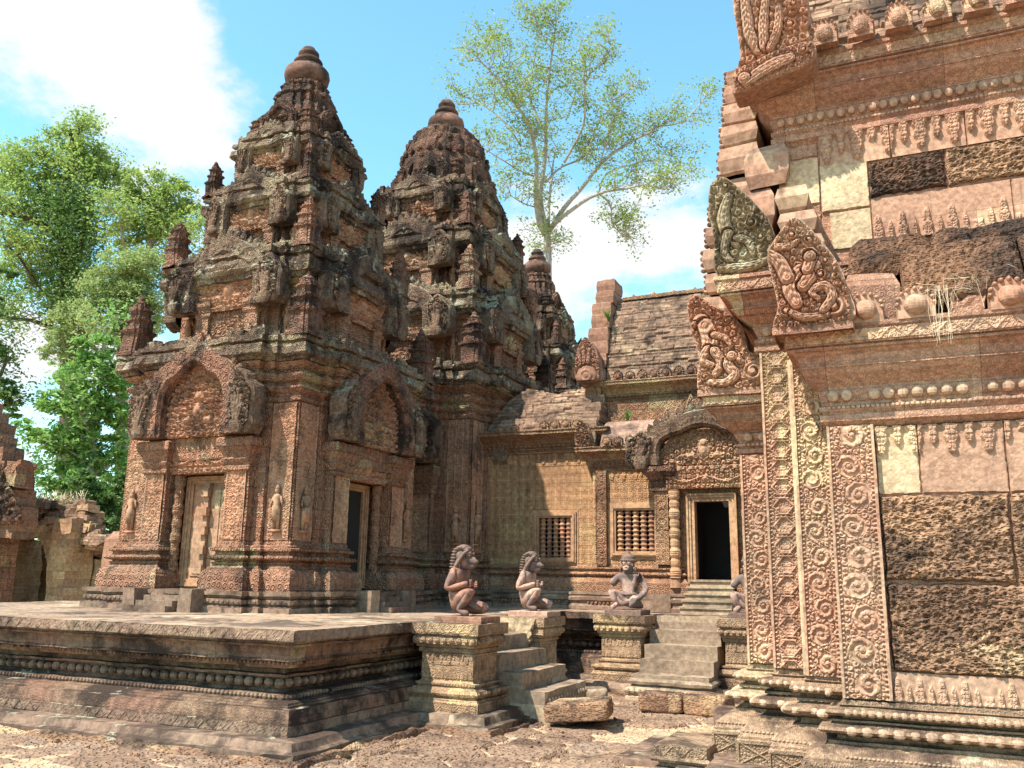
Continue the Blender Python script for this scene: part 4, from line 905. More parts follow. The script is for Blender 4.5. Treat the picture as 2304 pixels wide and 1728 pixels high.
def kneeler(x,y,z,rz,label,kind,mats,base):
    t=thing('guardian_statue',label,'statue',(x,y,z),'kneeling guardian statues on the stair pedestals')
    M,Md,Mb=mats
    R=Matrix.Rotation(rz,3,'Z');RT=np.array(R).T
    class LB(MB):
        def add(s,V,F): return super().add(np.asarray(V,float).reshape(-1,3)@RT+np.array([x,y,z]),F)
    b=LB()
    J={'pel':((-.09,0,.17),(.14,.115)),'sp':((-.075,0,.29),(.115,.10)),'ch':((-.045,0,.42),(.155,.115)),'nk':((-.015,0,.535),.07),'hd':((.018,0,.60),.088),'ht':((.012,0,.685),.095)}
    if kind=='crest':
        J.update({'rs':((-.05,-.145,.50),0.067),'re':((-.13,-.20,.30),0.052),'rw':((.03,-.15,.345),0.037),'rh':((.10,-.085,.375),0.036),
          'ls':((-.05,.145,.50),0.067),'le':((-.10,.21,.31),0.052),'lw':((.05,.15,.34),0.037),'lh':((.11,.07,.36),0.036),
          'rhp':((-.08,-.09,.13),0.106),'rk':((.19,-.14,.30),0.074),'ra':((.0,-.13,.065),0.043),'rf':((.15,-.14,.03),0.037),
          'lhp':((-.06,.09,.14),0.106),'lk':((.25,.15,.085),0.084),'la':((-.03,.15,.07),0.050),'lf':((-.10,.14,.035),0.036)})
    else:
        J.update({'rs':((-.03,-.165,.50),0.070),'re':((.02,-.27,.36),0.055),
          'ls':((-.03,.165,.50),0.070),'le':((-.03,.275,.31),0.055),'lw':((.12,.20,.175),0.041),'lh':((.18,.16,.165),0.036),
          'rhp':((-.06,-.10,.13),0.102),'rk':((.12,-.25,.29),0.072),'ra':((.07,-.17,.075),0.043),'rf':((.20,-.21,.03),0.038),
          'lhp':((-.05,.10,.13),0.106),'lk':((.23,.13,.095),0.090),'la':((-.05,.17,.07),0.050),'lf':((-.12,.16,.035),0.036)})
    E=[('pel','sp'),('sp','ch'),('ch','nk'),('nk','hd'),('hd','ht'),('ch','rs'),('rs','re'),('ch','ls'),('ls','le'),('le','lw'),('lw','lh'),('pel','rhp'),('rhp','rk'),('rk','ra'),('ra','rf'),('pel','lhp'),('lhp','lk'),('lk','la'),('la','lf')]
    if 'rw' in J: E+=[('re','rw'),('rw','rh')]
    V,F=skin(J,E);b.add(V,F)
    if kind=='crest':
        fingers(b,(.115,-.075,.378),(.45,1,.05),(0,-.15,1.));fingers(b,(.12,.06,.365),(.5,-1,.05),(0,.15,1.))
        b.tube([(.05,0,.65),(.11,0,.632),(.150,0,.612),(.182,0,.622)],[.060,.048,.034,.015],10)       # beak
        b.tube([(.03,0,.585),(.09,0,.565),(.14,0,.572)],[.06,.042,.022],8)
        for s_ in(-1,1):
            b.ell((.085,s_*.048,.69),(.022,.022,.018),8,6);b.tube([(.05,s_*.085,.715),(.09,s_*.055,.72),(.11,s_*.02,.705)],[.009,.013,.011],6)
            b.ell((.0,s_*.097,.655),(.024,.014,.038),8,6);b.tube([(.09,s_*.035,.615),(.05,s_*.06,.63),(.03,s_*.07,.66)],[.010,.013,.008],6)
    else:
        fingers(b,(.20,.15,.165),(.6,-.1,-.5),(0,1,.0))
        b.ell((.085,0,.620),(.052,.058,.048),12,8);b.ell((.128,0,.640),(.016,.026,.013),8,5);b.tube([(.118,-.036,.60),(.138,0,.597),(.118,.036,.60)],[.006,.008,.006],6)
        for s_ in(-1,1):
            b.ell((.097,s_*.036,.682),(.016,.019,.013),8,6);b.tube([(.07,s_*.075,.70),(.105,s_*.038,.706),(.112,s_*.005,.692)],[.008,.011,.009],6)
            b.ell((.0,s_*.088,.665),(.020,.016,.03),8,6)
    for s_,f_ in((-1,'rf'),(1,None)):
        if f_:
            fx,fy,_=J[f_][0]
            for i in range(5): b.ell((fx+.035,fy+(i-2)*.016,.018),(.018,.009,.012),7,5)
    b.build('body',M,t,.0035,0,freq=14,smooth=True)
    h=LB()
    if kind=='crest':
        path=[(.085,.755),(.06,.785),(.025,.80),(-.015,.80),(-.05,.785),(-.08,.76),(-.105,.73),(-.12,.695),(-.13,.66),(-.138,.625),(-.145,.59),(-.15,.555),(-.152,.52)]
        for i,(hx,hz) in enumerate(path):
            f=min(1,i/5);h.ell((hx*.72,0,hz-.045*(1-f)),(.035+.03*f,.082+.035*f,.055-.028*f),16,8)
            h.ell((hx*.72-.004,0,hz-.045*(1-f)+.004),(.036+.032*f,.086+.035*f,.014),16,6)
        h.ell((-.03,0,.69),(.085,.108,.095),16,10)
        for s_ in(-1,1): h.tube([(.075,s_*.06,.755),(.04,s_*.10,.71),(-.02,s_*.115,.62),(-.06,s_*.12,.54),(-.08,s_*.11,.50)],[.016,.022,.03,.028,.018],8)
        h.build('ridged_hair',Md,t,.002,smooth=True)
    else:
        h.lathe((.0,0,.715),[(.106,-.015),(.116,.01),(.116,.045),(.106,.055),(.113,.065),(.10,.09),(.072,.115),(.035,.128),(.036,.145),(.022,.16),(.004,.17)],24)
        for i in range(22): h.ell((.116*cos(i*pi/11),.116*sin(i*pi/11),.742),(.010,.010,.014),6,4)
        h.build('crown',Md,t,.002,smooth=True)
        e=LB()
        for s_ in(-1,1):
            for i in range(12): e.ell((.0+.026*cos(i*pi/6),s_*.122,.60+.030*sin(i*pi/6)),(.012,.016,.012),6,4)
            e.ell((0,s_*.122,.60),(.016,.014,.016),6,4)
        e.build('ear_ring',Mb,t,smooth=True)
    l=LB()                                         # short cloth hanging between the thighs
    k=J['rk'][0];k2=J['lk'][0]
    n_=9;Vv=[];Ff=[]
    for i in range(n_):
        q=i/(n_-1);sx=-.02+.19*sin(pi*q)*.9+.06;yy=k[1]*.72*(1-q)+k2[1]*.72*q;zz=.215*(1-q)+.14*q-.06*sin(pi*q)
        for dz,dx_ in((.02,-.02),(0,.012),(-.03,.018),(-.055,.0)): Vv.append((sx+dx_,yy,zz+dz))
    for i in range(n_-1):
        for j in range(3): Ff.append((i*4+j,i*4+j+1,(i+1)*4+j+1,(i+1)*4+j))
    l.add(Vv,Ff);l.tube([(-.15,-.06,.235),(-.05,-.13,.235),(.03,-.09,.235),(.055,0,.225),(.03,.09,.235),(-.05,.13,.235),(-.15,.06,.235)],.018,7)
    l.build('loincloth',Md,t,.002,smooth=True)
    bb=LB();bb.loft([(-.24,base[0]),(base[2],base[0]),(base[2],base[1]),(-.24,base[1])],[(0,-.068),(.0,-.004),(-.006,.004)],.08);bb.build('plinth_slab',Mb,t,.004,.015)
    return t
kneeler(-4.86,9.42,FL+.068,0,'reddish kneeling statue with beaked face and ridged hair in profile, nearest of the four','crest',(MT['st1'],MT['statue'],MT['plain']),(-.25,.25,.36))
kneeler(-4.95,11.66,FL+.068,0,'pale pink kneeling statue with beaked face, on the broken pedestal','crest',(MT['st2'],MT['statue'],MT['statp']),(-.25,.25,.34))
kneeler(-4.06,13.38,FL+.068,rad(-90),'seated statue with round cap and ear rings, one arm broken, facing the court','cap',(MT['st3'],MT['statue'],MT['statue']),(-.29,.27,.30))
kneeler(-2.22,13.38,FL+.068,rad(-90),'kneeling statue half hidden behind the library pilasters, by the stairs','cap',(MT['st3'],MT['statue'],MT['statue']),(-.29,.27,.30))
# ================================================================ hall behind
hall=thing('entrance_hall','long low temple hall with patterned walls, baluster windows and dark doorway','hall',(-4,16.7,FL))
def holewall(b,x0,x1,yf,yb,z0,z1,hx0,hx1,hz0,hz1):
    b.box(x0,hx0,yf,yb,z0,z1);b.box(hx1,x1,yf,yb,z0,z1);b.box(hx0,hx1,yf,yb,z0,hz0);b.box(hx0,hx1,yf,yb,hz1,z1)
I0=lambda P:P
b=MB();holewall(b,-8.2,-5.3,15.5,15.8,1.86,3.95,-6.44,-5.78,1.99,2.74);b.build('patterned_wall',MT['lattice'],hall)
b=MB();holewall(b,-5.3,-3.6,15.3,15.6,1.86,3.55,-4.87,-4.14,2.10,2.84);b.build('patterned_wall',MT['lattice'],hall)
b=MB();b.box(-2.25,3.1,15.3,15.6,1.38,3.56);b.build('patterned_wall',MT['lattice'],hall)
b=MB();b.box(-8.2,3.2,16.6,16.7,1.2,5);b.box(-8.2,3.2,15.82,16.6,1.2,1.86);b.build('shade_black_inner_wall',MT['void'],hall)  # inner wall coloured near-black for the shade behind the windows
HB=[(0.30,0),(.30,.06),(.27,.08),(.26,.14),(.30,.16),(.31,.21),(.28,.24),(.30,.26),(.30,.30),(.2,.305)]
for pl,nm in (([(-8.2,15.5),(-5.3,15.5),(-5.3,17),(-8.2,17)],0),([(-5.32,15.3),(-3.9,15.3),(-3.9,17),(-5.32,17)],1),([(-4.02,14.95),(-3.62,14.95),(-3.62,16),(-4.02,16)],2),([(-2.52,14.95),(-1.9,14.95),(-1.9,16),(-2.52,16)],3),([(-1.9,15.3),(3.1,15.3),(3.1,17),(-1.9,17)],4)):
    MB().loft(pl,[(d+.02*nm,FL+z) for d,z in HB],.12).build('plinth',MT['step'],hall,.008,.04,freq=6)
    MB().loft(pl,[(.16,FL+.29),(.16,FL+.47),(.13,FL+.49),(.10,FL+.53),(.05,FL+.56),(.08,FL+.58),(.11,FL+.61),(.08,FL+.64),(.03,FL+.65),(.03,FL+.68),(.07,FL+.70),(.07,FL+.725),(.02,FL+.735),(.0,FL+.78)],.1,zsub=.08).build('base_moulding',MT['hall'],hall,.007,.04,freq=7)
    bb=MB();openbeads(bb,pl[:2],.095,FL+.61,.06,(.026,.022,.026),.04);openbeads(bb,pl[:2],.065,FL+.71,.035,(.014,.013,.014),.04);openbeads(bb,pl[:2],.295,FL+.12,.07,(.03,.02,.03),.05);bb.build('bead_course',MT['hall'],hall,.003)
# windows
def window(x0,x1,z0,z1,y,label=None):
    fr=MB();W=(x1-x0)
    for j,(o,dd) in enumerate([(.0,.035),(.035,.06),(.07,.04),(.10,.01)]):
        o2=(.035,.07,.10,.14)[j]
        fr.box(x0-o2,x0-o,y-dd,y+.12,z0-o2,z1+o2);fr.box(x1+o,x1+o2,y-dd,y+.12,z0-o2,z1+o2)
        fr.box(x0-o,x1+o,y-dd,y+.12,z1+o,z1+o2);fr.box(x0-o,x1+o,y-dd,y+.12,z0-o2,z0-o)
    f=fr.build('window',MT['frame'],hall,.002)
    H=z1-z0
    for i in range(5):
        xc=x0+W*(i+.5)/5;r=W*.076;pr=[(r,0)]
        nb=9
        for j in range(nb):
            zz=H*(j+.5)/nb;pr+=[(r*.80,zz-H*.050),(r*1.0,zz-H*.042),(r*1.0,zz-H*.030),(r*.86,zz-H*.026),(r*1.20,zz-H*.016),(r*1.25,zz),(r*1.15,zz+H*.014),(r*.9,zz+H*.022),(r*.82,zz+H*.045)]
        pr+=[(r,H)]
        m=MB();m.lathe((xc,y+.045,z0),pr,14);m.build('baluster',(MT['frame'],MT['plain'],MT['frame'],MT['carved'],MT['plain'])[i],f,.001)
window(-6.43,-5.79,2.00,2.73,15.5);window(-4.86,-4.15,2.11,2.83,15.3)
# pilaster strips and band of pendants
b=MB();b.box(-5.22,-5.02,15.24,15.32,1.86,3.55);b.relief((-5.22,15.238,1.88),(1,0,0),(0,0,1),(0,-1,0),.20,1.66,scroll(.2,.17,.02,3,12),.02,.012);b.build('carved_pilaster',MT['hall'],hall,.002)
b=MB();b.relief((-8.1,15.495,3.70),(1,0,0),(0,0,1),(0,-1,0),2.75,.24,pendants(.12,.22),.02,.012);b.relief((-4.98,15.295,3.34),(1,0,0),(0,0,1),(0,-1,0),1.0,.2,pendants(.11,.2),.018,.012);b.build('pendant_band',MT['lattice'],hall)
# cornices
def cornice(x0,x1,y,z,h,name='cornice',mat='hall',yb=17,s=1.0,beads=True,par=None,seg=.12,pl=None,rough=.007):
    par=par or hall
    pl=pl or [(x0,y),(x1,y),(x1,yb),(x0,yb)];q=lambda f:z+h*f
    o=MB().loft(pl,[(.0,q(-.05)),(.05*s,q(0)),(.055*s,q(.06)),(.02*s,q(.08)),(.03*s,q(.14)),(.055*s,q(.18)),(.055*s,q(.22)),(.02*s,q(.24)),(.02*s,q(.28)),(.05*s,q(.36)),(.06*s,q(.40)),(.08*s,q(.41)),(.10*s,q(.50)),(.12*s,q(.56)),(.17*s,q(.66)),(.23*s,q(.72)),(.25*s,q(.74)),(.25*s,q(.79)),(.30*s,q(.80)),(.30*s,q(.93)),(.32*s,q(.95)),(.32*s,q(1.0)),(.1*s,q(1.01))],seg,zsub=.1).build(name,MT[mat],par,rough,.03*s,freq=5)
    if beads:
        bb=MB();openbeads(bb,pl[:2],.060*s,q(.20),.042*s+.01,(.020*s,.014,.016*s),.04);openbeads(bb,pl[:2],.075*s,q(.335),.075*s+.02,(.032*s,.020,.032*s),.03,8,5)
        bb.build('bead_course',MT[mat],o,.002)
    return o
cornice(-8.2,-5.3,15.5,3.95,.42);cornice(-5.32,-3.7,15.3,3.55,.42,s=.8)
cornice(-1.9,3.1,15.3,3.55,.42,s=.8)
def antrow(x0,x1,y,z,w,h,step,mat,par,skip=0,d=.05):
    n=int((x1-x0)/step)
    for i in range(n):
        if random.random()<skip: continue
        b=MB();antefix(b,(x0+(i+.5)*step,y,z),w,h*random.uniform(.92,1.06),d);b.build('antefix',MT[mat],par,.005,.015,freq=14,smooth=False)
antrow(-6.35,-5.45,15.26,4.36,.20,.20,.22,'hall',hall);antrow(-7.3,-6.4,15.26,4.34,.19,.17,.3,'hall',hall,.3)
antrow(-5.05,-4.15,15.08,3.97,.18,.19,.215,'hall',hall)
# vaulted roofs
def bricks(bw=.24,bh=.075,seed=0,miss=.12):
    def f(u,v):
        r=np.floor(v/bh);uu=u/bw+(r%2)*.5+.3*_h(r.astype(np.int64),0*r.astype(np.int64),0,seed);c=np.floor(uu)
        e=np.minimum(np.abs(uu-c),np.abs(c+1-uu))*bw;ev=np.minimum(v-r*bh,(r+1)*bh-v)
        m=np.clip(np.minimum(e,ev)/.010,0,1);hh=_h(c.astype(np.int64),r.astype(np.int64),0,seed+1)
        return m*(.45+.45*hh-(hh<miss)*.6)+.35*fbm(u/.1,v/.07,0,3,seed)
    return f
def vault(x0,x1,y0,z0,y1,z1,name,mat,par,fn,depth,res=.02,bulge=.28,mask=None):
    L=math.hypot(y1-y0,z1-z0)*1.08
    def curve(u,v):
        t=np.clip(v/L,0,1);dy,dz=y1-y0,z1-z0
        y=y0+dy*t-bulge*np.sin(pi*t)*dz/L*.55;z=z0+dz*t+bulge*np.sin(pi*t)*dy/L*.9
        nn=np.stack([0*u,-dz/L+0*u+.5*(t-.5),dy/L+.5*(t)+0*u],-1);nn/=np.linalg.norm(nn,axis=-1,keepdims=True)
        return np.stack([x0+u,y,z],-1),nn
    b=MB();b.relief((0,0,0),(1,0,0),(0,0,1),(0,-1,0),x1-x0,L,fn,depth,res,mask,curve=curve)
    return b.build(name,MT[mat],par)
def ragmask(u,v): return v<1.22+.10*np.sin(u*3)+.16*vnoise(u*3,0*v,0,5)-np.clip(.62-u,0,1)*2.2
vault(-7.6,-5.45,15.36,4.36,16.75,5.75,'brick_roof','brick',hall,bricks(.22,.085,2),.05,.02,mask=ragmask)
b=MB();b.box(-7.0,-5.4,15.75,17,4.3,4.75,.15);b.box(-6.9,-5.4,16.05,17,4.7,5.15,.15);b.build('roof_core',MT['brick'],hall,.03,.05)
vault(-5.1,-3.6,15.12,3.97,15.92,4.52,'stone_slab_roof','slabr',hall,lambda u,v:.3*fbm(u/.3,v/.2,0,3,5)-(np.abs(v-.55)<.012)*.8,.02,.025)
cornice(-5.2,3.0,15.95,4.92,.40,s=.85,yb=17.5);
b=MB();b.box(-5.2,3.0,15.9,16.4,4.0,4.95);b.relief((-5.2,15.895,4.45),(1,0,0),(0,0,1),(0,-1,0),2.4,.46,lozenge(.16),.02,.014);b.build('carved_clerestory',MT['hall'],hall)
antrow(-5.05,-3.1,15.76,5.32,.19,.22,.235,'tower',hall)
vault(-5.2,3.0,15.86,5.34,16.75,7.25,'brick_roof','brick',hall,bricks(.27,.072,7,.1),.045,.022)
vaultb=MB();vaultb.box(-5.1,3.0,16.2,17.3,5.2,6.2);vaultb.prism([(16.5,6.1),(17,6.1),(16.9,7.2),(16.7,7.2)],'x',-5.1,3.0);vaultb.build('roof_core',MT['brick'],hall)
b=MB();b.box(-5.1,3.0,16.62,16.9,7.20,7.27,.15)
for i in range(20): b.lathe((-4.9+i*.42,16.75,7.26),[(.05,0),(.05,.04),(.02,.09)],7)
b.build('ridge_coping',MT['hall'],hall,.01)
def gable(x0,x1,steps,name,mat,par,rough=.012):
    """stack of thick stones forming the edge of a gable wall: (z0,z1,yfront,yback)"""
    o=None
    b=MB()
    for z0,z1,ya,yb in steps:
        dx=random.uniform(-.02,.02);b.loft([(x0+dx,ya),(x1+dx*.5,ya),(x1,yb),(x0,yb)],[(-.015,z0+.005),(.0,z0+.02),(.012,(z0+z1)/2),(.0,z1-.02),(-.015,z1-.003)],.09)
    return b.build(name,MT[mat],par,rough,.035,freq=5)
gable(-5.60,-5.22,[(5.30,5.62,15.80,17.7),(5.62,5.92,15.86,17.6),(5.92,6.2,15.93,17.55),(6.2,6.5,16.0,17.5),(6.5,6.8,16.10,17.4),(6.8,7.08,16.22,17.3),(7.08,7.38,16.36,17.14),(7.38,7.66,16.5,17.0),],'gable_end','plain',hall)
b=MB();b.box(-5.66,-5.25,15.7,16.2,5.25,5.36);b.box(-5.6,-5.3,15.75,17.3,4.7,5.3);b.build('gable_base',MT['hall'],hall,.01)
gable(-5.52,-5.22,[(3.95,4.3,15.2,15.8),(4.3,4.5,15.28,16.2),(4.5,4.7,15.4,16.4),(4.7,4.9,15.55,16.7),(4.9,5.1,15.75,17)],'gable_end','brick',hall)
# -- relief terminals: outline in x,z, real thickness
def terminal(name,poly,y,th,parent,mat='term',fn=None,depth=.07,res=.011,figs=None,rim=.02,label=None):
    xs=[p[0] for p in poly];zs=[p[1] for p in poly];x0,z0=min(xs),min(zs);lx,lz=max(xs)-x0,max(zs)-z0
    # smooth outline
    P=[]
    n=len(poly)
    for i in range(n):
        p0,p1,p2,p3=[np.array(poly[(i+j-1)%n]) for j in range(4)]
        for t in(0,.25,.5,.75): P.append(tuple(.5*((2*p1)+(-p0+p2)*t+(2*p0-5*p1+4*p2-p3)*t*t+(-p0+3*p1-3*p2+p3)*t**3)))
    area=sum(P[i][0]*P[(i+1)%len(P)][1]-P[(i+1)%len(P)][0]*P[i][1] for i in range(len(P)))
    if area<0: P=P[::-1]
    b=MB();b.prism(P,'y',y+.01,y+th)
    # prism along y needs the front face turned to -Y
    loc=[(p[0]-x0,p[1]-z0) for p in P];mk=inpoly(loc)
    A=np.array(loc)
    fn=fn or foliage(.085,17,12)
    def ff(u,v):
        d=np.full(u.shape,9.)
        for i in range(len(A)):
            a=A[i];c=A[(i+1)%len(A)];e=c-a;t=np.clip(((u-a[0])*e[0]+(v-a[1])*e[1])/(e@e+1e-9),0,1)
            d=np.minimum(d,np.hypot(u-a[0]-t*e[0],v-a[1]-t*e[1]))
        H=.10+fn(u,v)*.60
        X,Zz=u+x0,v+z0
        for kind,*a_ in (figs or []):
            if kind=='s':
                cx_,cz_,r_=a_[0];r_=r_*1.15;dx,dz=X-cx_,Zz-cz_;q=np.hypot(dx,dz)/r_;an=np.arctan2(dz,dx)
                h=np.clip(.55+.6*np.sin(an+q*11+a_[1]),0,1)*np.clip((1-q)*5,0,1);h=np.where(q<.25,1,h);H=np.where(q<1,.2+.62*h,H);continue
            if kind=='e': S=[(a_[0][0],a_[0][1],a_[0][0]+.001,a_[0][1],max(a_[1][0],a_[1][2]),max(a_[1][0],a_[1][2]))]
            else:
                A_=[np.array(p[:2]) for p in a_[0]];Rr=a_[1];S=[];prev=None
                for i in range(len(A_)-1):
                    p0=A_[max(i-1,0)];p1=A_[i];p2=A_[i+1];p3=A_[min(i+2,len(A_)-1)]
                    for t_ in np.linspace(0,1,6)[(0 if i==0 else 1):]:
                        q_=.5*((2*p1)+(-p0+p2)*t_+(2*p0-5*p1+4*p2-p3)*t_*t_+(-p0+3*p1-3*p2+p3)*t_**3);r_=Rr[i]+(Rr[i+1]-Rr[i])*t_
                        if prev is not None: S.append((prev[0],prev[1],q_[0],q_[1],prev[2],r_))
                        prev=(q_[0],q_[1],r_)
            best=np.full(u.shape,9.);al=np.zeros(u.shape);acc=0
            for (ax_,az_,bx_,bz_,ra,rb) in S:
                ex,ez=bx_-ax_,bz_-az_;L2=ex*ex+ez*ez+1e-9;t=np.clip(((X-ax_)*ex+(Zz-az_)*ez)/L2,0,1)
                dd=np.hypot(X-ax_-t*ex,Zz-az_-t*ez)/(ra+(rb-ra)*t);m=dd<best;best=np.where(m,dd,best);al=np.where(m,acc+t*L2**.5,al);acc+=L2**.5
            body=np.clip(1-best**3.2,0,1)**.5*(.90+.13*np.sin(best*15))*(1+.13*np.sin(al/.0105+best*5))
            H=np.where(best<1,.30+.58*body,np.where(best<1.16,np.minimum(H,.10),H))
        return np.clip(d/rim,0,1)*H
    b.relief((x0,y+.012,z0),(1,0,0),(0,0,1),(0,-1,0),lx,lz,ff,depth*1.35,res,mk)
    o=b.build(name,MT[mat],parent,.002,.0,freq=12)
    return o
terminal('naga_terminal',[(-5.70,5.34),(-5.26,5.32),(-5.24,5.6),(-5.3,5.9),(-5.42,6.1),(-5.55,6.2),(-5.68,6.0),(-5.74,5.7)],15.55,.2,hall,'plain',figs=[('t',[(-5.6,5.5),(-5.62,5.7),(-5.66,5.95)],[.04,.045,.03]),('t',[(-5.55,5.5),(-5.54,5.72),(-5.56,6.02)],[.04,.045,.03]),('t',[(-5.5,5.5),(-5.46,5.7),(-5.44,5.92)],[.04,.045,.03]),('e',(-5.5,5.42),(.2,.06,.06))])
terminal('naga_terminal',[(-5.56,3.98),(-5.28,3.98),(-5.27,4.2),(-5.36,4.42),(-5.5,4.5),(-5.58,4.3)],15.12,.15,hall,'hall')
# porch
b=MB();holewall(b,-4.0,-2.2,14.97,15.5,1.55,3.6,-3.42,-2.74,1.60,2.98);b.build('porch_wall',MT['hall'],hall,.0)
doorframe(I0,-3.07,-14.86,1.64,.58,1.29,MT['frame'],hall,.25,.13)
b=MB();b.box(-3.5,-2.6,15.9,15.95,1.2,3.2);b.box(-3.44,-3.40,15.3,15.9,1.2,3.2);b.box(-2.76,-2.72,15.3,15.9,1.2,3.2);b.box(-3.5,-2.6,15.2,15.9,1.55,1.62);b.build('painted_door_shade',MT['void'],hall)  # near-black lining paints the shade inside the porch door
for xc in(-3.68,-2.47): colonnette(I0,xc,-14.83,1.50,1.62,.075,MT['frame'],hall,9)
for x0,x1 in((-4.02,-3.79),(-2.36,-2.12)):
    b=MB();b.box(x0,x1,14.85,15.1,1.88,3.12);b.relief((x0,14.848,2.45),(1,0,0),(0,0,1),(0,-1,0),x1-x0,.6,candel(x1-x0,.15,.03),.02,.012);b.build('carved_pilaster',MT['hall'],hall,.004,.01)
for x0,x1 in((-4.06,-3.78),(-2.36,-2.08)):
    b=MB();b.loft([(x0,14.84),(x1,14.84),(x1,15.3),(x0,15.3)],[(0,3.10),(.03,3.12),(.03,3.15),(.0,3.17),(.03,3.23),(.05,3.26),(.03,3.29),(.09,3.36),(.14,3.42),(.15,3.44),(.15,3.52),(.1,3.53)],.08);b.build('capital',MT['tower'],hall,.008,.03,freq=9)
lintel(I0,-3.13,-14.92,3.14,1.34,.38,.10,MT['carved'],hall,.012,9)
pediment(I0,-3.16,-14.92,3.54,2.02,.88,.22,MT['naga'],hall,seed=5,tm=MT['carved'],res=.011,dark=MT['naga'],band=.13)
pf=MB()
for i,xc in enumerate((-3.76,-3.56,-3.36,-3.12,-2.9,-2.7)):
    h=.30+(.1 if i in(2,3) else 0);w_=.085+(.05 if i==3 else 0);z0_=4.22+.17*sin(pi*(xc+4.1)/1.95)
    poly=[(xc-w_,z0_),(xc+w_,z0_),(xc+w_*1.05,z0_+h*.45),(xc+w_*.5,z0_+h*.8),(xc,z0_+h),(xc-w_*.5,z0_+h*.8),(xc-w_*1.05,z0_+h*.45)]
    terminal('crest_leaf',poly,14.86,.07,hall,'ped',foliage(.05,3+i,11),.04,.010)
b=MB()
for j in range(5): b.box(-3.48+.01*j,-2.68-.01*j,14.24+.135*j,14.95,FL,FL+.105*(j+1)-.02);b.box(-3.50+.01*j,-2.66-.01*j,14.215+.135*j,14.95,FL+.105*(j+1)-.02,FL+.105*(j+1)+.012)
b.build('door_steps',MT['stair'],hall,.004,.0,freq=5)
bb=MB();bb.beads((-3.49,14.27,FL+.045),(-2.67,14.27,FL+.045),.06,(.024,.02,.024));bb.build('bead_course',MT['stair'],hall,.003)
b=MB()
for sg in(0,1):
    x0=-3.62 if sg==0 else -2.52;b.box(-4.2,-3.72,14.6,14.9,FL,FL+.3,.1) if sg==0 else b.box(-2.5,-2.0,14.6,14.9,FL,FL+.3,.1)
b.build('stair_block',MT['step'],hall,.008,.03)
# ================================================================ library (right)
lib=thing('library_building','tall carved sandstone and laterite building filling the right side of the view','temple building',(1.2,9.3,0))
LP=[(-1.45,11),(-1.45,8.50),(-1.17,8.50),(-1.17,8.12),(-.87,8.12),(-.87,7.80),(-.58,7.80),(-.58,7.45),(4,7.45),(4,11)]
MB().loft(LP,[(.62,-.1),(.60,.06),(.55,.10),(.50,.155),(.1,.16)],.12).build('ground_course',MT['step'],lib,.012,.05,freq=4)
def zl(z): return z if z<.335 else .335+(z-.335)*(.415/.555)      # the main bay's mouldings are a little lower than the porch's
SB=[(.30,.14),(.30,.335),(.285,.345),(.285,.365),(.27,.375),(.25,.42),(.19,.455),(.13,.475),(.12,.49),(.12,.515),(.07,.52),(.06,.535),(.06,.56),(.045,.565),(.045,.575)]
BMo=[(.03,.57),(.10,.575),(.16,.59),(.19,.62),(.17,.65),(.10,.665),(.07,.67),(.05,.685),(.085,.69),(.085,.71),(.02,.715),(.02,.735),(.05,.74),(.11,.75),(.135,.78),(.12,.81),(.04,.82),(.02,.83),(.04,.845),(.015,.85),(.015,.885),(0,.89)]
LPm=[(-.58,7.45),(4,7.45),(4,11),(-.58,11)];LPp=LP[:6]+[(-.5,7.80),(-.5,11)]
for pl_,f_ in((LPm,zl),(LPp,lambda z:z)):
    MB().loft(pl_,[(d,f_(z)) for d,z in SB],.10,cap=False,zsub=.07).build('sloping_base',MT['libbase'],lib,.005,.03,freq=6)
    MB().loft(pl_,[(d,f_(z)) for d,z in BMo],.10,zsub=.05).build('base_moulding',MT['libbase'],lib,.004,.03,freq=6)
for v_,f_ in((LPm[:2],zl),(LP[0:8],lambda z:z)):
    bb=MB();openbeads(bb,v_,.165,f_(.620),.105,(.048,.03,.034),.02,9,6);openbeads(bb,v_,.115,f_(.782),.055,(.026,.026,.026),.02,8,5)
    openbeads(bb,v_,.262,f_(.40),.03,(.013,.012,.011));bb.build('lotus_bead_course',MT['libc'],lib,.002)
b=MB()
for (x0,x1,y) in((-1.73,-1.42,8.20),(-1.45,-1.12,7.82),(-1.15,-.82,7.50)):
    def xp(u,v,W=x1-x0,H=.17):
        a=np.abs(u/W-.5)*2;c=np.abs(v/H-.5)*2;e=np.minimum(np.minimum(u,W-u),np.minimum(v,H-v))
        return np.where(e<.012,1,np.maximum(np.clip(1-np.abs(a-c)*7,0,1),.6*foliage(.03,6,9)(u,v)))
    b.relief((x0,y-.003,.15),(1,0,0),(0,0,1),(0,-1,0),x1-x0-.01,.175,xp,.018,.006)
b.relief((-.86,7.147,.15),(1,0,0),(0,0,1),(0,-1,0),4,.175,lozenge(.34),.018,.009)
b.build('diagonal_panel',MT['libbase'],lib)
# plain wall cores (laterite and stone bodies)
def core(x0,x1,y0,y1,z0,z1,name='wall_core',mat='lib'): MB().box(x0,x1,y0,y1,z0,z1).build(name,MT[mat],lib)
core(-.57,4,7.50,11,.74,2.95);core(-.86,-.3,7.80,11,.88,3.7);core(-1.16,-.8,8.12,11,.88,3.75);core(-1.44,-1.1,8.5,11,.88,2.85);core(-.94,4,8.18,11,3.5,5.8)
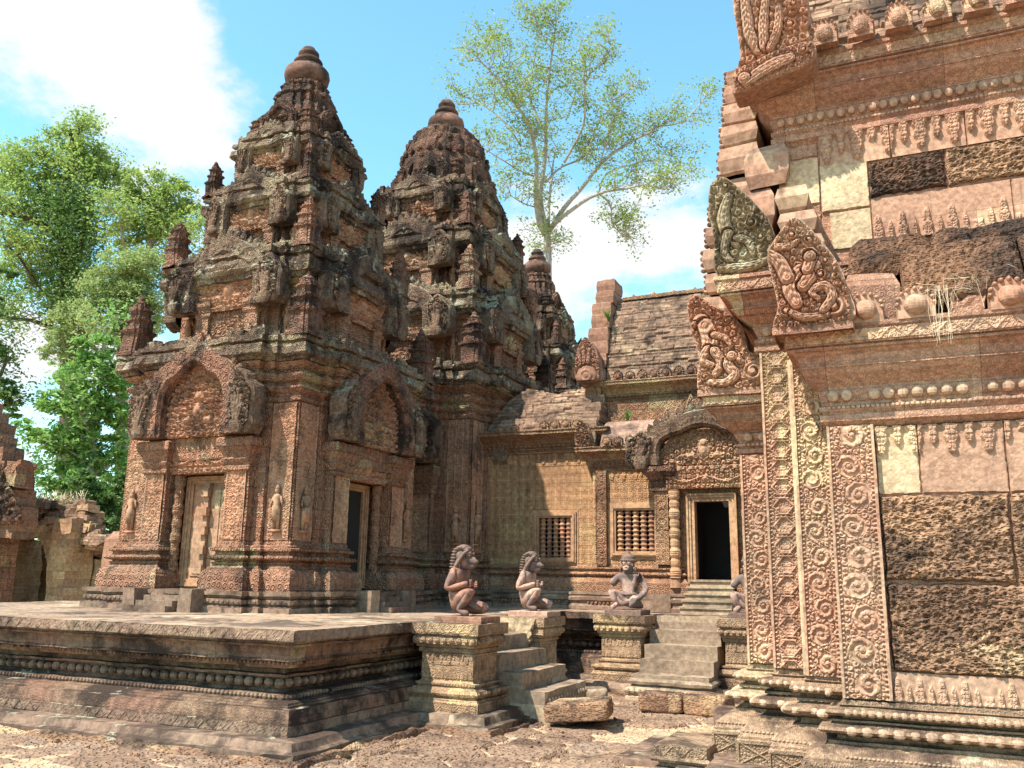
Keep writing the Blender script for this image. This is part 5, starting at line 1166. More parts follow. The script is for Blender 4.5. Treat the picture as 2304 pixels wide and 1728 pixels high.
# scroll pilasters
def pil(x0,x1,y,z0,z1,kind,mat='libc',res=.0065,dep=.032,seed=0,pitch=.235):
    b=MB();W=x1-x0;b.box(x0,x1,y,y+.1,z0,z1)
    fn=scroll(W,pitch,.045,seed,14) if kind=='s' else candel(W,.17,.045,seed)
    b.relief((x0,y-.002,z0),(1,0,0),(0,0,1),(0,-1,0),W,z1-z0,fn,dep,res);return b.build('scroll_pilaster' if kind=='s' else 'urn_pilaster',MT[mat],lib,.0015)
pil(-.585,-.235,7.445,.765,2.84,'s',seed=1)
pil(-.875,-.585,7.775,.88,3.45,'s','libc',seed=2,pitch=.21)
pil(-1.175,-.89,8.09,.90,3.66,'c',seed=3)
pil(-1.455,-1.18,8.47,.90,2.78,'s','libc',seed=4,pitch=.20)
MB().box(-.90,-.855,7.765,7.80,.88,3.5).build('fillet',MT['liby'],lib,.004)
# wall courses of the main bay
b=MB();b.relief((-.235,7.466,.765),(1,0,0),(0,0,1),(0,-1,0),4.2,.20,pendants(.075,.19,5,True),.030,.0065);b.box(-.235,4,7.472,7.6,.75,.966);b.build('leaf_course',MT['libc'],lib,.002)
def latblock(x0,x1,z0,z1,y,seed,mat='lat',parent=None,dep=.040,res=.008):
    b=MB();W,H=x1-x0,z1-z0;pf=pits(.055,seed)
    def fn(u,v):
        e=np.minimum(np.minimum(u,W-u),np.minimum(v,H-v))+.012*vnoise(u/.05,v/.05,0,seed)
        return pf(u,v)*np.clip(e/.03,0,1)**.6-1.2*np.clip(1-e/.022,0,1)
    b.relief((x0,y,z0),(1,0,0),(0,0,1),(0,-1,0),W,H,fn,dep,res);return b.build('laterite_block',MT[mat],lib)
latblock(-.232,.66,1.63,2.285,7.47,3);latblock(.66,1.6,1.63,2.285,7.47,4)
latblock(-.228,.80,.965,1.62,7.465,7);latblock(.80,1.9,.965,1.62,7.465,8)
def ashlar(x0,x1,z0,z1,y,mat,seed,pend=None):
    b=MB();W,H=x1-x0,z1-z0
    pf=pendants(.125,pend) if pend else None
    def fn(u,v):
        e=np.minimum(np.minimum(u,W-u),np.minimum(v,H-v))+.004*vnoise(u/.04,v/.04,0,seed)
        h=.16*fbm(u/.2,v/.12,0,4,seed)+.06*fbm(u/.02,v/.02,0,2,seed)-1.0*np.clip(1-e/.007,0,1)
        if pf is not None: h=h+np.where(v>H-pend,pf(u+x0+5,v-(H-pend)),0)
        return h
    b.relief((x0,y,z0),(1,0,0),(0,0,1),(0,-1,0),W,H,fn,.034,.006);return b.build('ashlar_block',MT[mat],lib)
ashlar(-.235,.075,2.29,2.83,7.475,'liby',1,.27);ashlar(.078,.67,2.29,2.83,7.478,'ash',2,.27);ashlar(.673,1.4,2.29,2.83,7.474,'ash',3,.27)
# lower cornice: the big overhanging main one and those of the nested porches
def bigcornice(pl,z,h,s,name='cornice',step=.14,bd=(.12,.09),vis=None):
    q=lambda f:z+h*f
    o=MB().loft(pl,[(.0,q(-.06)),(.05*s,q(-.02)),(.09*s,q(0)),(.09*s,q(.07)),(.05*s,q(.075)),(.06*s,q(.10)),(.085*s,q(.12)),(.085*s,q(.165)),(.05*s,q(.18)),(.05*s,q(.215)),(.06*s,q(.22)),(.09*s,q(.30)),(.10*s,q(.335)),(.08*s,q(.35)),(.08*s,q(.375)),(.15*s,q(.43)),(.24*s,q(.50)),(.28*s,q(.555)),(.30*s,q(.56)),(.30*s,q(.575)),(.27*s,q(.58)),(.31*s,q(.68)),(.36*s,q(.725)),(.41*s,q(.735)),(.41*s,q(.76)),(.38*s,q(.765)),(.38*s,q(.775)),(.44*s,q(.78)),(.44*s,q(.93)),(.47*s,q(.95)),(.47*s,q(1.0)),(.05,q(1.01))],step,zsub=.06).build(name,MT['lib'],lib,.005,.03,freq=5)
    v=vis or pl[:2]
    bb=MB();openbeads(bb,v,.092*s,q(.145),.036,(.018,.016,.016),.02,8,5);openbeads(bb,v,.095*s,q(.275),bd[0]*.86,(bd[0]*.37,.030,.046),.03,10,6)
    bb.build('lotus_bead_course',MT['libc'],o,.002)
    b2=MB()
    for i in range(len(v)-1):
        p=np.array(v[i],float);r=np.array(v[i+1],float);e=r-p;L=np.linalg.norm(e);e/=L;nn=np.array([e[1],-e[0]]);a=p+nn*.442*s-e*.42*s
        b2.relief((*a,q(.80)),(*e,0),(0,0,1),(*nn,0),L+.8*s,h*.12,lozenge(.2),.02,.009)
    b2.build('lozenge_band',MT['libc'],o,.002)
    return o
bigcornice([(-.57,7.47),(4,7.47),(4,8.6),(-.57,8.6)],2.88,.74,.64)
bigcornice([(-1.43,8.52),(-1.18,8.52),(-1.18,10.5),(-1.43,10.5)],2.80,.55,.72,step=.1)
bigcornice([(-1.15,8.13),(-.6,8.13),(-.6,10.5),(-1.15,10.5)],3.68,.66,.78,step=.1)
bigcornice([(-.93,8.18),(4,8.18),(4,10.5),(-.93,10.5)],5.74,.74,.62,bd=(.105,.09))
# half vault over the aisle: big rough laterite blocks behind an antefix row
def hump(u,v,W,H,seed):
    e=np.minimum(np.minimum(u,W-u),np.minimum(v,H-v));return np.clip(e/.09,0,1)**.5*1.6+pits(.07,seed)(u,v)*.75+.5*fbm(u/.35,v/.3,0,3,seed)
def aisle(x0,x1,t0,t1,seed):
    y0,z0,y1,z1=7.22,3.66,8.22,4.52
    L=math.hypot(y1-y0,z1-z0)
    def curve(u,v):
        t=t0+(t1-t0)*v/((t1-t0)*L);y=y0+(y1-y0)*t-.10*np.sin(pi*t);z=z0+(z1-z0)*t+.16*np.sin(pi*t)
        nn=np.stack([0*u,0*u-.72,0*u+.69],-1);return np.stack([x0+u,y,z],-1),nn
    b=MB();W,H=x1-x0,(t1-t0)*L;b.relief((0,0,0),(1,0,0),(0,0,1),(0,-1,0),W,H,lambda u,v:hump(u,v,W,H,seed),.07,.014,curve=curve);b.build('laterite_block',MT['latd'],lib)
aisle(-.34,.30,.30,1.0,11);aisle(.31,1.7,.50,1.0,12);aisle(.05,.9,.04,.50,13);aisle(.91,1.9,.04,.50,14)
core(-.36,4,7.42,8.3,3.5,3.95,'roof_core','latd');core(-.36,4,7.75,8.3,3.9,4.25,'roof_core','latd');core(-.36,4,7.95,8.3,4.2,4.40,'roof_core','latd')
b=MB();b.loft([(-.36,7.30),(.03,7.34),(.03,7.9),(-.36,7.9)],[(0,3.63),(.01,3.95),(-.03,4.06)],.08);b.build('plain_block',MT['lib'],lib,.015,.05)
for i,(x,w_) in enumerate([(-.22,.27),(.14,.29),(.78,.30),(1.12,.30),(1.46,.3)]):
    b=MB();antefix(b,(x,7.26,3.61),w_,.27,.10);b.build('antefix',MT['term'],lib,.006,.02,freq=10)
b=MB();b.box(.36,.62,7.22,7.5,3.60,3.80,.06);b.build('broken_antefix',MT['lib'],lib,.03,.08,freq=6)
# upper wall courses
b=MB();b.relief((-.14,8.165,4.62),(1,0,0),(0,0,1),(0,-1,0),3.6,.42,lambda u,v:np.where(v<.30,pendants(.10,.30,5,True)(u,v),0)+.1*fbm(u/.2,v/.1,0,3,2)-(np.abs((u/.56)%1)<.012)*.9,.035,.009);b.build('leaf_course',MT['libc'],lib)
latblock(-.14,.5,5.06,5.42,8.16,21,'latd');latblock(.5,1.5,5.06,5.42,8.16,22,'lat')
b=MB();b.relief((-.56,8.155,5.42),(1,0,0),(0,0,1),(0,-1,0),4,.31,lambda u,v:pendants(.135,.29)(u,v)-(np.abs((u/.62)%1)<.010)*.6,.045,.009);b.build('pendant_course',MT['libc'],lib)
ashlar(-.94,-.57,5.08,5.55,8.16,'liby',5);ashlar(-.565,-.145,4.98,5.45,8.155,'liby',6);ashlar(-.94,-.57,4.62,5.07,8.165,'lib',7);ashlar(-.5,-.145,4.60,4.97,8.16,'liby',8);ashlar(-.94,-.57,5.56,5.70,8.165,'lib',9)
for i in range(9):
    x=-.42+i*.315;b=MB();antefix(b,(x,7.84,6.46),.24,.30,.09);b.build('antefix',MT['lib'],lib,.006,.02,freq=10)
vault(-.95,4,7.90,6.46,9.3,8.3,'brick_roof','brick',lib,bricks(.34,.10,12,.12),.05,.016)
# gable edges: thick stones stacked in the west gables
MT['slab']=stone('gable_slab_stone',(.46,.26,.185),(.52,.34,.24),(.62,.49,.32),dark=.50,lich=.2,bump=.5,blk=(.6,.27),yel=.3,mort=0)
b=MB()
for j,(z0,z1,ya,xx) in enumerate([(4.12,4.42,8.55,-1.74),(4.42,4.66,8.52,-1.72),(4.66,4.92,8.5,-1.74),(4.92,5.15,8.5,-1.70),(5.15,5.38,8.5,-1.66),(5.38,5.62,8.48,-1.60),(5.62,5.95,8.40,-1.52),(5.95,6.2,8.42,-1.50),(6.2,6.45,8.45,-1.47),(6.45,6.7,8.5,-1.46),(6.7,6.92,8.58,-1.45)]):
    b.loft([(xx,ya),(-1.16,ya-.03),(-1.16,10.4),(xx,10.4)],[(-.03,z0+.004),(.0,z0+.03),(.025,(z0+z1)/2),(.005,z1-.02),(-.03,z1-.004)],.08)
    for q_ in range(4): b.ell((xx-.02,ya+.05,z0+.04+q_*(z1-z0)*.25),(.035,.05,.025),6,4)
b.build('gable_edge',MT['slab'],lib,.010,.05,freq=5)
b=MB()
for j,(z0,z1,ya,xa,xb) in enumerate([(3.7,4.1,7.62,-.86,-.50),(4.1,4.38,7.64,-.86,-.52),(4.38,4.62,7.66,-.87,-.55),(4.62,4.86,7.69,-.88,-.60),(4.86,5.12,7.73,-.90,-.66)]):
    b.loft([(xa,ya),(xb,ya),(xb,8.3),(xa,8.3)],[(-.03,z0+.004),(.0,z0+.03),(.03,(z0+z1)/2),(.005,z1-.03),(-.05,z1-.003)],.07)
b.build('gable_edge',MT['slab'],lib,.008,.04,freq=5)
b=MB();b.loft([(-1.22,8.1),(-.85,8.05),(-.85,8.6),(-1.22,8.6)],[(-.02,5.3),(.02,5.42),(.03,5.6),(-.02,5.72)],.08);b.loft([(-1.42,8.15),(-1.0,8.1),(-1.0,8.6),(-1.42,8.6)],[(-.02,4.9),(.02,5.0),(.02,5.2),(-.02,5.3)],.08);b.build('gable_edge',MT['slab'],lib,.01,.04,freq=5)
# carved terminals at the feet of the gables
terminal('gable_terminal',[(-.88,3.58),(-.33,3.61),(-.33,3.86),(-.40,4.10),(-.55,4.36),(-.70,4.53),(-.82,4.42),(-.93,4.24),(-.90,4.0),(-.87,3.78)],7.06,.34,lib,'term',foliage(.062,41,12),.07,.007,
  figs=[('s',(-.44,3.73,.085),1.0),('s',(-.80,3.72,.05),2.5),
        ('t',[(-.50,3.66),(-.66,3.655,.04),(-.76,3.70,.03)],[.03,.035,.03]),('t',[(-.52,3.70,.05),(-.45,3.80,.05),(-.50,3.90,.05),(-.60,3.86,.06),(-.55,3.79,.05)],[.035,.04,.04,.03,.02]),
        ('t',[(-.72,3.78,.04),(-.76,3.92,.05),(-.68,4.05,.05),(-.60,4.02,.05)],[.05,.065,.05,.03]),('t',[(-.66,3.92,.04),(-.56,4.05,.05),(-.58,4.12,.05)],[.055,.05,.03]),
        ('t',[(-.78,4.0,.04),(-.84,4.15,.06),(-.92,4.22,.08),(-.94,4.18,.09)],[.06,.055,.04,.02]),('t',[(-.84,4.27,.04),(-.76,4.26,.05),(-.68,4.30,.03)],[.035,.03,.02]),
        ('t',[(-.62,4.05,.04),(-.58,4.18,.06),(-.64,4.20,.07)],[.05,.045,.03]),('e',(-.60,4.16),(.05,.05,.045)),('s',(-.52,4.0,.04),0),('s',(-.48,4.1,.035),2),('s',(-.72,4.36,.04),1),('s',(-.60,4.30,.035),3)])
terminal('gable_terminal',[(-1.48,4.38),(-.97,4.37),(-.96,4.62),(-1.0,4.85),(-1.12,5.05),(-1.28,5.25),(-1.42,5.38),(-1.54,5.30),(-1.56,5.05),(-1.52,4.75)],7.88,.30,lib,'termd',foliage(.085,43,12),.07,.009,
  figs=[('t',[(-1.36,5.15),(-1.42,4.95,.05),(-1.38,4.78,.06),(-1.3,4.66,.05)],[.04,.06,.065,.04]),('t',[(-1.38,4.78,.05),(-1.42,4.6,.05),(-1.36,4.5,.04)],[.05,.04,.03]),('t',[(-1.3,4.72,.04),(-1.2,4.68,.05),(-1.16,4.55,.05)],[.04,.04,.03]),('s',(-1.16,4.86,.06),1),('s',(-1.08,4.70,.05),2),('s',(-1.38,5.26,.04),0),('t',[(-1.45,4.45),(-1.2,4.43,.05),(-1.02,4.48,.03)],[.04,.05,.03])])
terminal('gable_terminal',[(-1.72,3.36),(-1.19,3.38),(-1.17,3.55),(-1.22,3.68),(-1.30,3.74),(-1.34,3.96),(-1.48,4.12),(-1.64,4.24),(-1.78,4.33),(-1.86,4.22),(-1.82,3.95),(-1.76,3.7),(-1.78,3.5)],8.18,.30,lib,'term',foliage(.07,47,12),.07,.009,
  figs=[('e',(-1.72,4.04,.03),(.085,.07,.08)),('t',[(-1.78,4.02,.06),(-1.84,4.0,.07),(-1.80,3.96,.07)],[.035,.03,.02]),('t',[(-1.68,4.0,.04),(-1.64,3.86,.06),(-1.66,3.74,.05)],[.075,.085,.07]),('t',[(-1.66,3.76,.04),(-1.72,3.66,.06),(-1.62,3.60,.05)],[.05,.045,.03]),('t',[(-1.60,3.74,.05),(-1.54,3.62,.06),(-1.60,3.52,.05)],[.05,.045,.035]),('t',[(-1.60,3.90,.05),(-1.50,3.86,.07),(-1.44,3.78,.06)],[.04,.035,.025]),
        ('t',[(-1.66,3.44),(-1.5,3.43,.05),(-1.42,3.50,.05),(-1.48,3.60,.06),(-1.42,3.70,.06),(-1.36,3.62,.05)],[.03,.04,.05,.05,.04,.03]),('s',(-1.25,3.52,.085),1),('s',(-1.70,3.50,.04),2),('e',(-1.44,3.68,.04),(.05,.05,.05)),('s',(-1.62,4.14,.04),0),('s',(-1.48,4.02,.035),3),('s',(-1.76,4.24,.035),3)])
terminal('gable_terminal',[(-1.22,6.30),(-.55,6.46),(-.53,6.75),(-.55,7.0),(-.7,7.3),(-1.0,7.45),(-1.22,7.2),(-1.20,6.8),(-1.18,6.5)],7.74,.34,lib,'term',foliage(.10,51,11),.08,.009,
  figs=[('t',[(-1.0,6.5),(-1.08,6.7,.06),(-1.1,6.95,.07),(-1.12,7.2,.05)],[.05,.055,.05,.04]),('t',[(-.95,6.52),(-.95,6.75,.07),(-.92,7.0,.07)],[.045,.05,.04]),('t',[(-.9,6.5),(-.82,6.68,.06),(-.80,6.9,.06)],[.04,.045,.035]),('s',(-.70,6.70,.06),1),('s',(-.66,6.9,.05),2)])
terminal('carved_beast',[(-1.24,6.10),(-.9,6.16),(-.60,6.22),(-.50,6.30),(-.52,6.46),(-.75,6.46),(-1.0,6.40),(-1.2,6.30)],7.66,.3,lib,'lib',foliage(.06,55,11),.05,.008,
  figs=[('t',[(-1.12,6.17,.03),(-1.0,6.24,.05),(-.85,6.30,.05),(-.72,6.32,.03)],[.05,.06,.065,.05]),('e',(-1.14,6.22,.03),(.06,.05,.05)),('s',(-.60,6.38,.05),1)])
for x0_,x1_,y_,z_ in((-1.78,-1.17,8.16,3.36),(-1.52,-.95,7.86,4.36),(-.92,-.31,7.04,3.58)):
    MB().box(x0_,x1_,y_,y_+.5,z_-.045,z_+.015,.08).build('terminal_ledge',MT['lib'],lib,.006,.02)
# bird's nest straw caught on the cornice
b=MB()
for i in range(34):
    a=random.uniform(0,6.28);x=.42+random.gauss(0,.10);y=7.05+random.gauss(0,.06);z=3.80+random.gauss(0,.05)
    dx,dy,dz=[random.gauss(0,.06) for _ in range(3)];b.tube([(x,y,z),(x+dx,y+dy*.5,z+abs(dz)*.3),(x+dx*1.7,y+dy,z+dz-.02)],.0011,3)
for i in range(14):
    x=.30+random.gauss(0,.04);b.tube([(x,7.03,3.80),(x+random.gauss(0,.02),7.0,3.6),(x+random.gauss(0,.04),6.99,3.42-random.random()*.1)],.0009,3)
tag(b.build('straw_nest',MT['straw'],None),'wisp of pale dry straw caught between finials on the right building ledge','nest')
# low carved steps at the library's west door
st=thing('library_doorstep','low worn moulded doorstep in the bottom right foreground','step',(-2.1,8.5,0))
MB().box(-2.62,-1.75,8.05,9.6,-.04,.045,.1).build('slab',MT['step'],st,.010,.05,freq=4)
MB().loft([(-2.17,7.85),(-1.72,7.85),(-1.72,8.6),(-2.17,8.6)],[(.0,-.02),(.0,.05),(-.03,.06),(-.03,.09),(.02,.10),(.03,.12),(.02,.14),(.0,.15),(.0,.23),(-.02,.24)],.08).build('moulded_step',MT['libbase'],st,.006,.03,freq=6)
b=MB();b.relief((-2.17,7.845,.15),(1,0,0),(0,0,1),(0,-1,0),.45,.08,lozenge(.16),.014,.007);b.build('lozenge_band',MT['libbase'],st)
MB().box(-1.95,-1.6,7.3,7.8,-.02,.10,.08).build('worn_block',MT['step'],st,.014,.06,freq=5)
# ================================================================ ruins at left
def P(px,py,D):
    u,v=px-1152,864-py;r=rad(.968);u,v=u*cos(r)-v*sin(r),u*sin(r)+v*cos(r);p=rad(12.478);a=rad(24.45)
    fw=1981*cos(p)-v*sin(p);up=1981*sin(p)+v*cos(p);k=D/1981
    return np.array([(u*cos(a)-fw*sin(a))*k,(u*sin(a)+fw*cos(a))*k,1.6+up*k])
def PY(px,py,Yv):
    d=P(px,py,1)-np.array([0,0,1.6]);return np.array([0,0,1.6])+d*Yv/d[1]
ru=thing('ruined_gate','broken sunlit masonry gate with crumbling top behind the terrace at left','ruin',tuple(P(130,1345,24)*np.array([1,1,0])))
def rb(px0,py0,px1,D,dep,py1=1400,mat='ruin',name='pier',rough=.05,chip=.2):
    ym=P((px0+px1)/2,py0,D)[1];a=PY(px0,py0,ym);c=PY(px1,py0,ym)
    b=MB();b.box(min(a[0],c[0]),max(a[0],c[0]),ym,ym+dep,.0,a[2],.16);return b.build(name,MT[mat],ru,rough,chip,freq=3)
rb(122,1165,160,22.6,.8,chip=.12);rb(30,1222,122,25.2,.8,name='wall',chip=.08);rb(-60,1215,36,24.2,.9,name='wall',chip=.1)
rb(164,1255,214,23.2,1.3,name='pier',chip=.1);rb(212,1290,250,23.6,1,name='wall',chip=.1);rb(166,1200,200,24.2,1,name='wall',mat='brick',chip=.1)
a_=MB()                                             # arched doorway edge between the two piers
for i in range(9):
    t=i/8;c=PY(98+28*t**.7,1208+60*t*t,P(110,1200,23.3)[1]);a_.box(c[0]-.25,c[0]+.45,c[1]-.1,c[1]+.7,c[2]-.02,c[2]+.35,.15)
a_.build('broken_arch',MT['ruin'],ru,.05,.1,freq=4)
c=P(118,1310,23.1);b=MB();b.box(c[0]-.45,c[0]+.05,c[1]+.3,c[1]+.32,0,c[2]+.8);
for k_ in range(11):
    cr=MB()
    for i in range(24):
        px=12+k_*21+random.uniform(-12,12);top=1126+(0 if px<190 else (px-190)*1.9)+max(0,(60-px))*.5+random.uniform(0,8);py=random.uniform(top,top+74)
        c=PY(px,py,P(110,1200,random.uniform(23.3,24.6))[1]);r=random.uniform(.09,.22)
        bx=MB();bx.box(c[0]-r*1.3,c[0]+r*1.3,c[1]-r,c[1]+r,c[2]-r*.5,c[2]+r*.5,.16);cr.add(np.concatenate(bx.v),bx.f)
    cr.build('crumbled_courses',MT['brick' if k_%3 else 'ruin'],ru,.07,.1,freq=3)
ru2=thing('ruined_pediment','dark red broken gable with stepped outline at the far left edge','ruin',tuple(P(20,1345,21)*np.array([1,1,0])))
yy=P(20,1300,21)[1]
for k_,(xr,y0_,y1_) in enumerate([(80,1182,1140),(76,1140,1100),(74,1100,1068),(50,1068,1035),(48,1035,1004),(36,1004,978),(30,978,950),(16,950,925),(2,925,900)]):
    a_=PY(-160,y0_,yy);c=PY(xr-42,y1_,yy);b=MB();b.box(a_[0],c[0],yy+random.uniform(-.04,.04),yy+.6,a_[2]-.34,c[2],.12);b.build('gable_course',MT['tower_low'],ru2,.035,.08,freq=4)
q=PY(44,1060,yy);b=MB();b.box(q[0]-.35,q[0]+.05,yy-.1,yy+.4,q[2]-.4,q[2]+.25,.1);b.build('naga_stump',MT['tower_low'],ru2,.05,.1)
b=MB();q0=PY(-90,1180,yy-.1);q1=PY(78,1180,yy-.1);b.relief((q0[0],yy-.08,q0[2]),(1,0,0),(0,0,1),(0,-1,0),q1[0]-q0[0],1.6,foliage(.25,3,10),.12,.04,lambda u,v:u<(q1[0]-q0[0])*(.9-v*.3));b.build('relief_band',MT['tower'],ru2)
b=MB();q=PY(5,1170,yy);
b.loft([(q[0]-1.6,yy-.2),(q[0]-.1,yy-.2),(q[0]-.1,yy+.6),(q[0]-1.6,yy+.6)],[(0,0),(0,.6),(.1,.7),(.0,.9),(0,q[2]-.5),(.05,q[2]-.4),(-.02,q[2]-.3),(.12,q[2]-.1),(.15,q[2]+.12)],.2);b.build('pillar',MT['tower_low'],ru2,.03,.05)
e=P(262,1260,19);sb=MB();sb.loft([(e[0]-.22,e[1]),(e[0]+.12,e[1]),(e[0]+.12,e[1]+.3),(e[0]-.22,e[1]+.3)],[(0,0),(0,e[2]-.3),(.10,e[2]-.28),(.10,e[2]+.45),(0,e[2]+.62)],.12);tag(sb.build('stone_stele',MT['plain'],None,.03,.08,freq=4),'small upright broken stone just left of the nearest tower','stone post')
# ================================================================ plants
def leafmat(name,c1,c2,tr=.35):
    m=bpy.data.materials.new(name);m.use_nodes=True;t=m.node_tree;n=t.nodes;L=t.links;bs=n['Principled BSDF'];bs.inputs['Roughness'].default_value=.55
    g=n.new('ShaderNodeNewGeometry');no=n.new('ShaderNodeTexNoise');L.new(g.outputs['Position'],no.inputs['Vector']);no.inputs['Scale'].default_value=1.1;no.inputs['Detail'].default_value=6;no.inputs['Roughness'].default_value=.8
    at=n.new('ShaderNodeAttribute');at.attribute_name='tone'
    ad=n.new('ShaderNodeMath');ad.operation='MULTIPLY_ADD';L.new(no.outputs['Fac'],ad.inputs[0]);ad.inputs[1].default_value=.9;ad.inputs[2].default_value=-.4
    a2=n.new('ShaderNodeMath');a2.operation='ADD';L.new(ad.outputs[0],a2.inputs[0]);L.new(at.outputs['Fac'],a2.inputs[1])
    mx=n.new('ShaderNodeMixRGB');L.new(a2.outputs[0],mx.inputs[0]);mx.inputs[1].default_value=(*c1,1);mx.inputs[2].default_value=(*c2,1);mx.use_clamp=True
    L.new(mx.outputs[0],bs.inputs['Base Color'])
    tl=n.new('ShaderNodeBsdfTranslucent');L.new(mx.outputs[0],tl.inputs[0]);ms=n.new('ShaderNodeMixShader');ms.inputs[0].default_value=tr
    L.new(bs.outputs[0],ms.inputs[1]);L.new(tl.outputs[0],ms.inputs[2]);L.new(ms.outputs[0],n['Material Output'].inputs[0]);return m
LM={'tall':leafmat('light_olive_leaves',(.13,.22,.045),(.42,.50,.12),.45),'ivy':leafmat('dark_ivy_leaves',(.06,.12,.03),(.16,.28,.06)),
 'pale':leafmat('pale_green_leaves',(.20,.29,.09),(.46,.52,.20),.45),'bright':leafmat('bright_green_leaves',(.10,.24,.04),(.36,.54,.14),.45),'yellow':leafmat('yellow_green_leaves',(.16,.27,.06),(.46,.54,.15),.5)}
bark=stone('pale_bark',(.54,.50,.45),(.44,.41,.36),None,dark=.25,lich=.1,bump=.5,mort=0,streak=.2);barkd=stone('dark_bark',(.14,.11,.085),(.20,.16,.12),None,dark=.4,lich=.2,bump=.6,mort=0,streak=.2)
def leaves(C,S,mat,parent,name='crown',asp=.5,up=.35):
    """C centres (n,3), S sizes (n): folded leaf quads"""
    n=len(C);d=RNG.normal(size=(n,3));d[:,2]*=.6;d/=np.linalg.norm(d,axis=1)[:,None]
    a=RNG.normal(size=(n,3));a[:,2]+=up*3;c=np.cross(d,a);c/=np.linalg.norm(c,axis=1)[:,None]+1e-9;nn=np.cross(c,d)
    S=S[:,None];V=np.stack([C-d*S*.5,C+c*S*asp*.5+nn*S*.10,C+d*S*.5-nn*S*.06,C-c*S*asp*.5+nn*S*.10],1).reshape(-1,3)
    I=np.arange(n)*4;F=np.stack([I,I+1,I+2,I+3],1)
    me=bpy.data.meshes.new(name);off=np.array(parent.location) if parent else 0
    me.from_pydata((V-off).tolist(),[],F.tolist());me.update()
    tn=me.attributes.new('tone','FLOAT','FACE');tn.data.foreach_set('value',RNG.random(n).astype('f')*.75)
    me.materials.append(mat);o=bpy.data.objects.new(name,me);scn.collection.objects.link(o);o.parent=parent;return o
def twig(b,p,d,L,r,depth,tips):
    pts=[p];q=p.copy();dd=d/np.linalg.norm(d)
    for i in range(4):
        dd=dd+RNG.normal(size=3)*.22+np.array([0,0,.05]);dd/=np.linalg.norm(dd);q=q+dd*L/4;pts.append(q.copy())
    b.tube(pts,[r,r*.85,r*.7,r*.5,r*.3],5)
    if depth>0:
        for i in (2,3,4):
            for _ in range(2 if i<4 else 1):
                twig(b,pts[i],dd+RNG.normal(size=3)*.75,L*.55,r*.5,depth-1,tips)
    tips.append(pts[-1]);tips.append(pts[-2])
def tree(name,label,base,limbs,D,mat,bk,nl,lsz,tw,clr,blobs=(),spread=1.,depth=1,grp=None,start=.3,tips_extra=None):
    """limbs: list of (pixel path, r0, r1, depth offsets); blobs: leaf masses (px,py,rpx,n)"""
    t=thing(name,label,'tree',tuple(base),grp);b=MB();tips=[]
    for path,r0,r1,dd in limbs:
        k=len(path);pts=[P(x,y,D+dd*i/(k-1)) for i,(x,y) in enumerate(path)]
        # smooth subdivision
        Q=[]
        for i in range(k-1):
            p0=pts[max(i-1,0)];p1=pts[i];p2=pts[i+1];p3=pts[min(i+2,k-1)]
            for s_ in(0,.33,.66): Q.append(.5*((2*p1)+(-p0+p2)*s_+(2*p0-5*p1+4*p2-p3)*s_*s_+(-p0+3*p1-3*p2+p3)*s_**3))
        Q.append(pts[-1]);m=len(Q);b.tube(Q,[r0+(r1-r0)*(i/(m-1))**.8 for i in range(m)],9)
        if tw:
            for i in range(int(m*start),m):
                for _ in range(tw):
                    dv=RNG.normal(size=3);dv[2]=abs(dv[2])*.8;twig(b,Q[i],dv,RNG.uniform(.5,1)*spread,.035*spread/2,depth,tips)
    b.build('trunk',bk,t,.03,smooth=True,freq=1.5)
    C=[]
    if tips:
        T=np.array(tips);per=max(1,int(nl/len(T)));rep=np.repeat(T,per,0);C.append(rep+RNG.normal(size=rep.shape)*clr*np.array([1,1,.7]))
    for px,py,rp,n_ in blobs:
        c=P(px,py,D);R=rp/1981*D;k=max(6,int(n_/45))
        g=RNG.normal(size=(k,3));g/=np.linalg.norm(g,axis=1)[:,None];g=c+g*R*RNG.uniform(.35,1,size=(k,1))**.6
        rep=np.repeat(g,45,0);C.append(rep+RNG.normal(size=rep.shape)*R*.16*np.array([1,1,.6]))
    C=np.concatenate(C);leaves(C,RNG.uniform(.6,1.25,len(C))*lsz,mat,t);return t
Tt=lambda L:[(980+x/2.592,y/2.592) for x,y in L]
tb=P(1232,640,62);tb=(tb[0],tb[1],0)
LT=[([(655,2900),(655,1600),(655,1480),(650,1360)],.44,.38,0),([(640,1370),(600,1270),(585,1100),(590,940),(560,780),(525,690),(430,560),(350,450),(240,330)],.36,.06,-3),
([(648,1350),(610,1150),(640,900),(645,700),(655,480),(690,250),(700,120)],.34,.05,1),([(655,1340),(660,1200),(680,1000),(700,850)],.25,.06,4),
([(660,1350),(760,1200),(850,1100),(960,960),(1080,860),(1250,770),(1290,735),(1440,710),(1580,560)],.30,.05,3),([(665,1330),(800,1220),(950,1130),(1100,1100),(1230,1080),(1340,1100),(1400,1040)],.24,.05,-4),
([(960,1135),(1020,1200),(1030,1300),(1090,1370),(1150,1400)],.11,.03,0),([(590,1210),(500,1180),(420,1130)],.10,.03,-2),([(640,1060),(740,970),(850,930),(900,875),(1040,870)],.16,.04,4),
([(645,780),(560,600),(550,500),(580,330)],.16,.04,3),([(590,1030),(500,1000),(350,910),(240,840)],.12,.03,-4),([(555,540),(450,400),(370,330),(290,230)],.12,.03,2),([(880,920),(960,700),(1100,560),(1180,480)],.11,.03,2),
([(960,960),(1000,800),(1060,640)],.10,.03,-2),([(750,950),(860,740),(870,600),(880,450),(950,390),(1020,260)],.14,.03,-3),([(950,1130),(1000,1010),(1150,960),(1300,930),(1480,960)],.12,.03,3),([(500,850),(380,690),(250,600),(150,560)],.13,.03,2),([(690,300),(620,200),(570,60)],.07,.02,0),([(760,700),(820,500),(760,300)],.09,.02,4)]
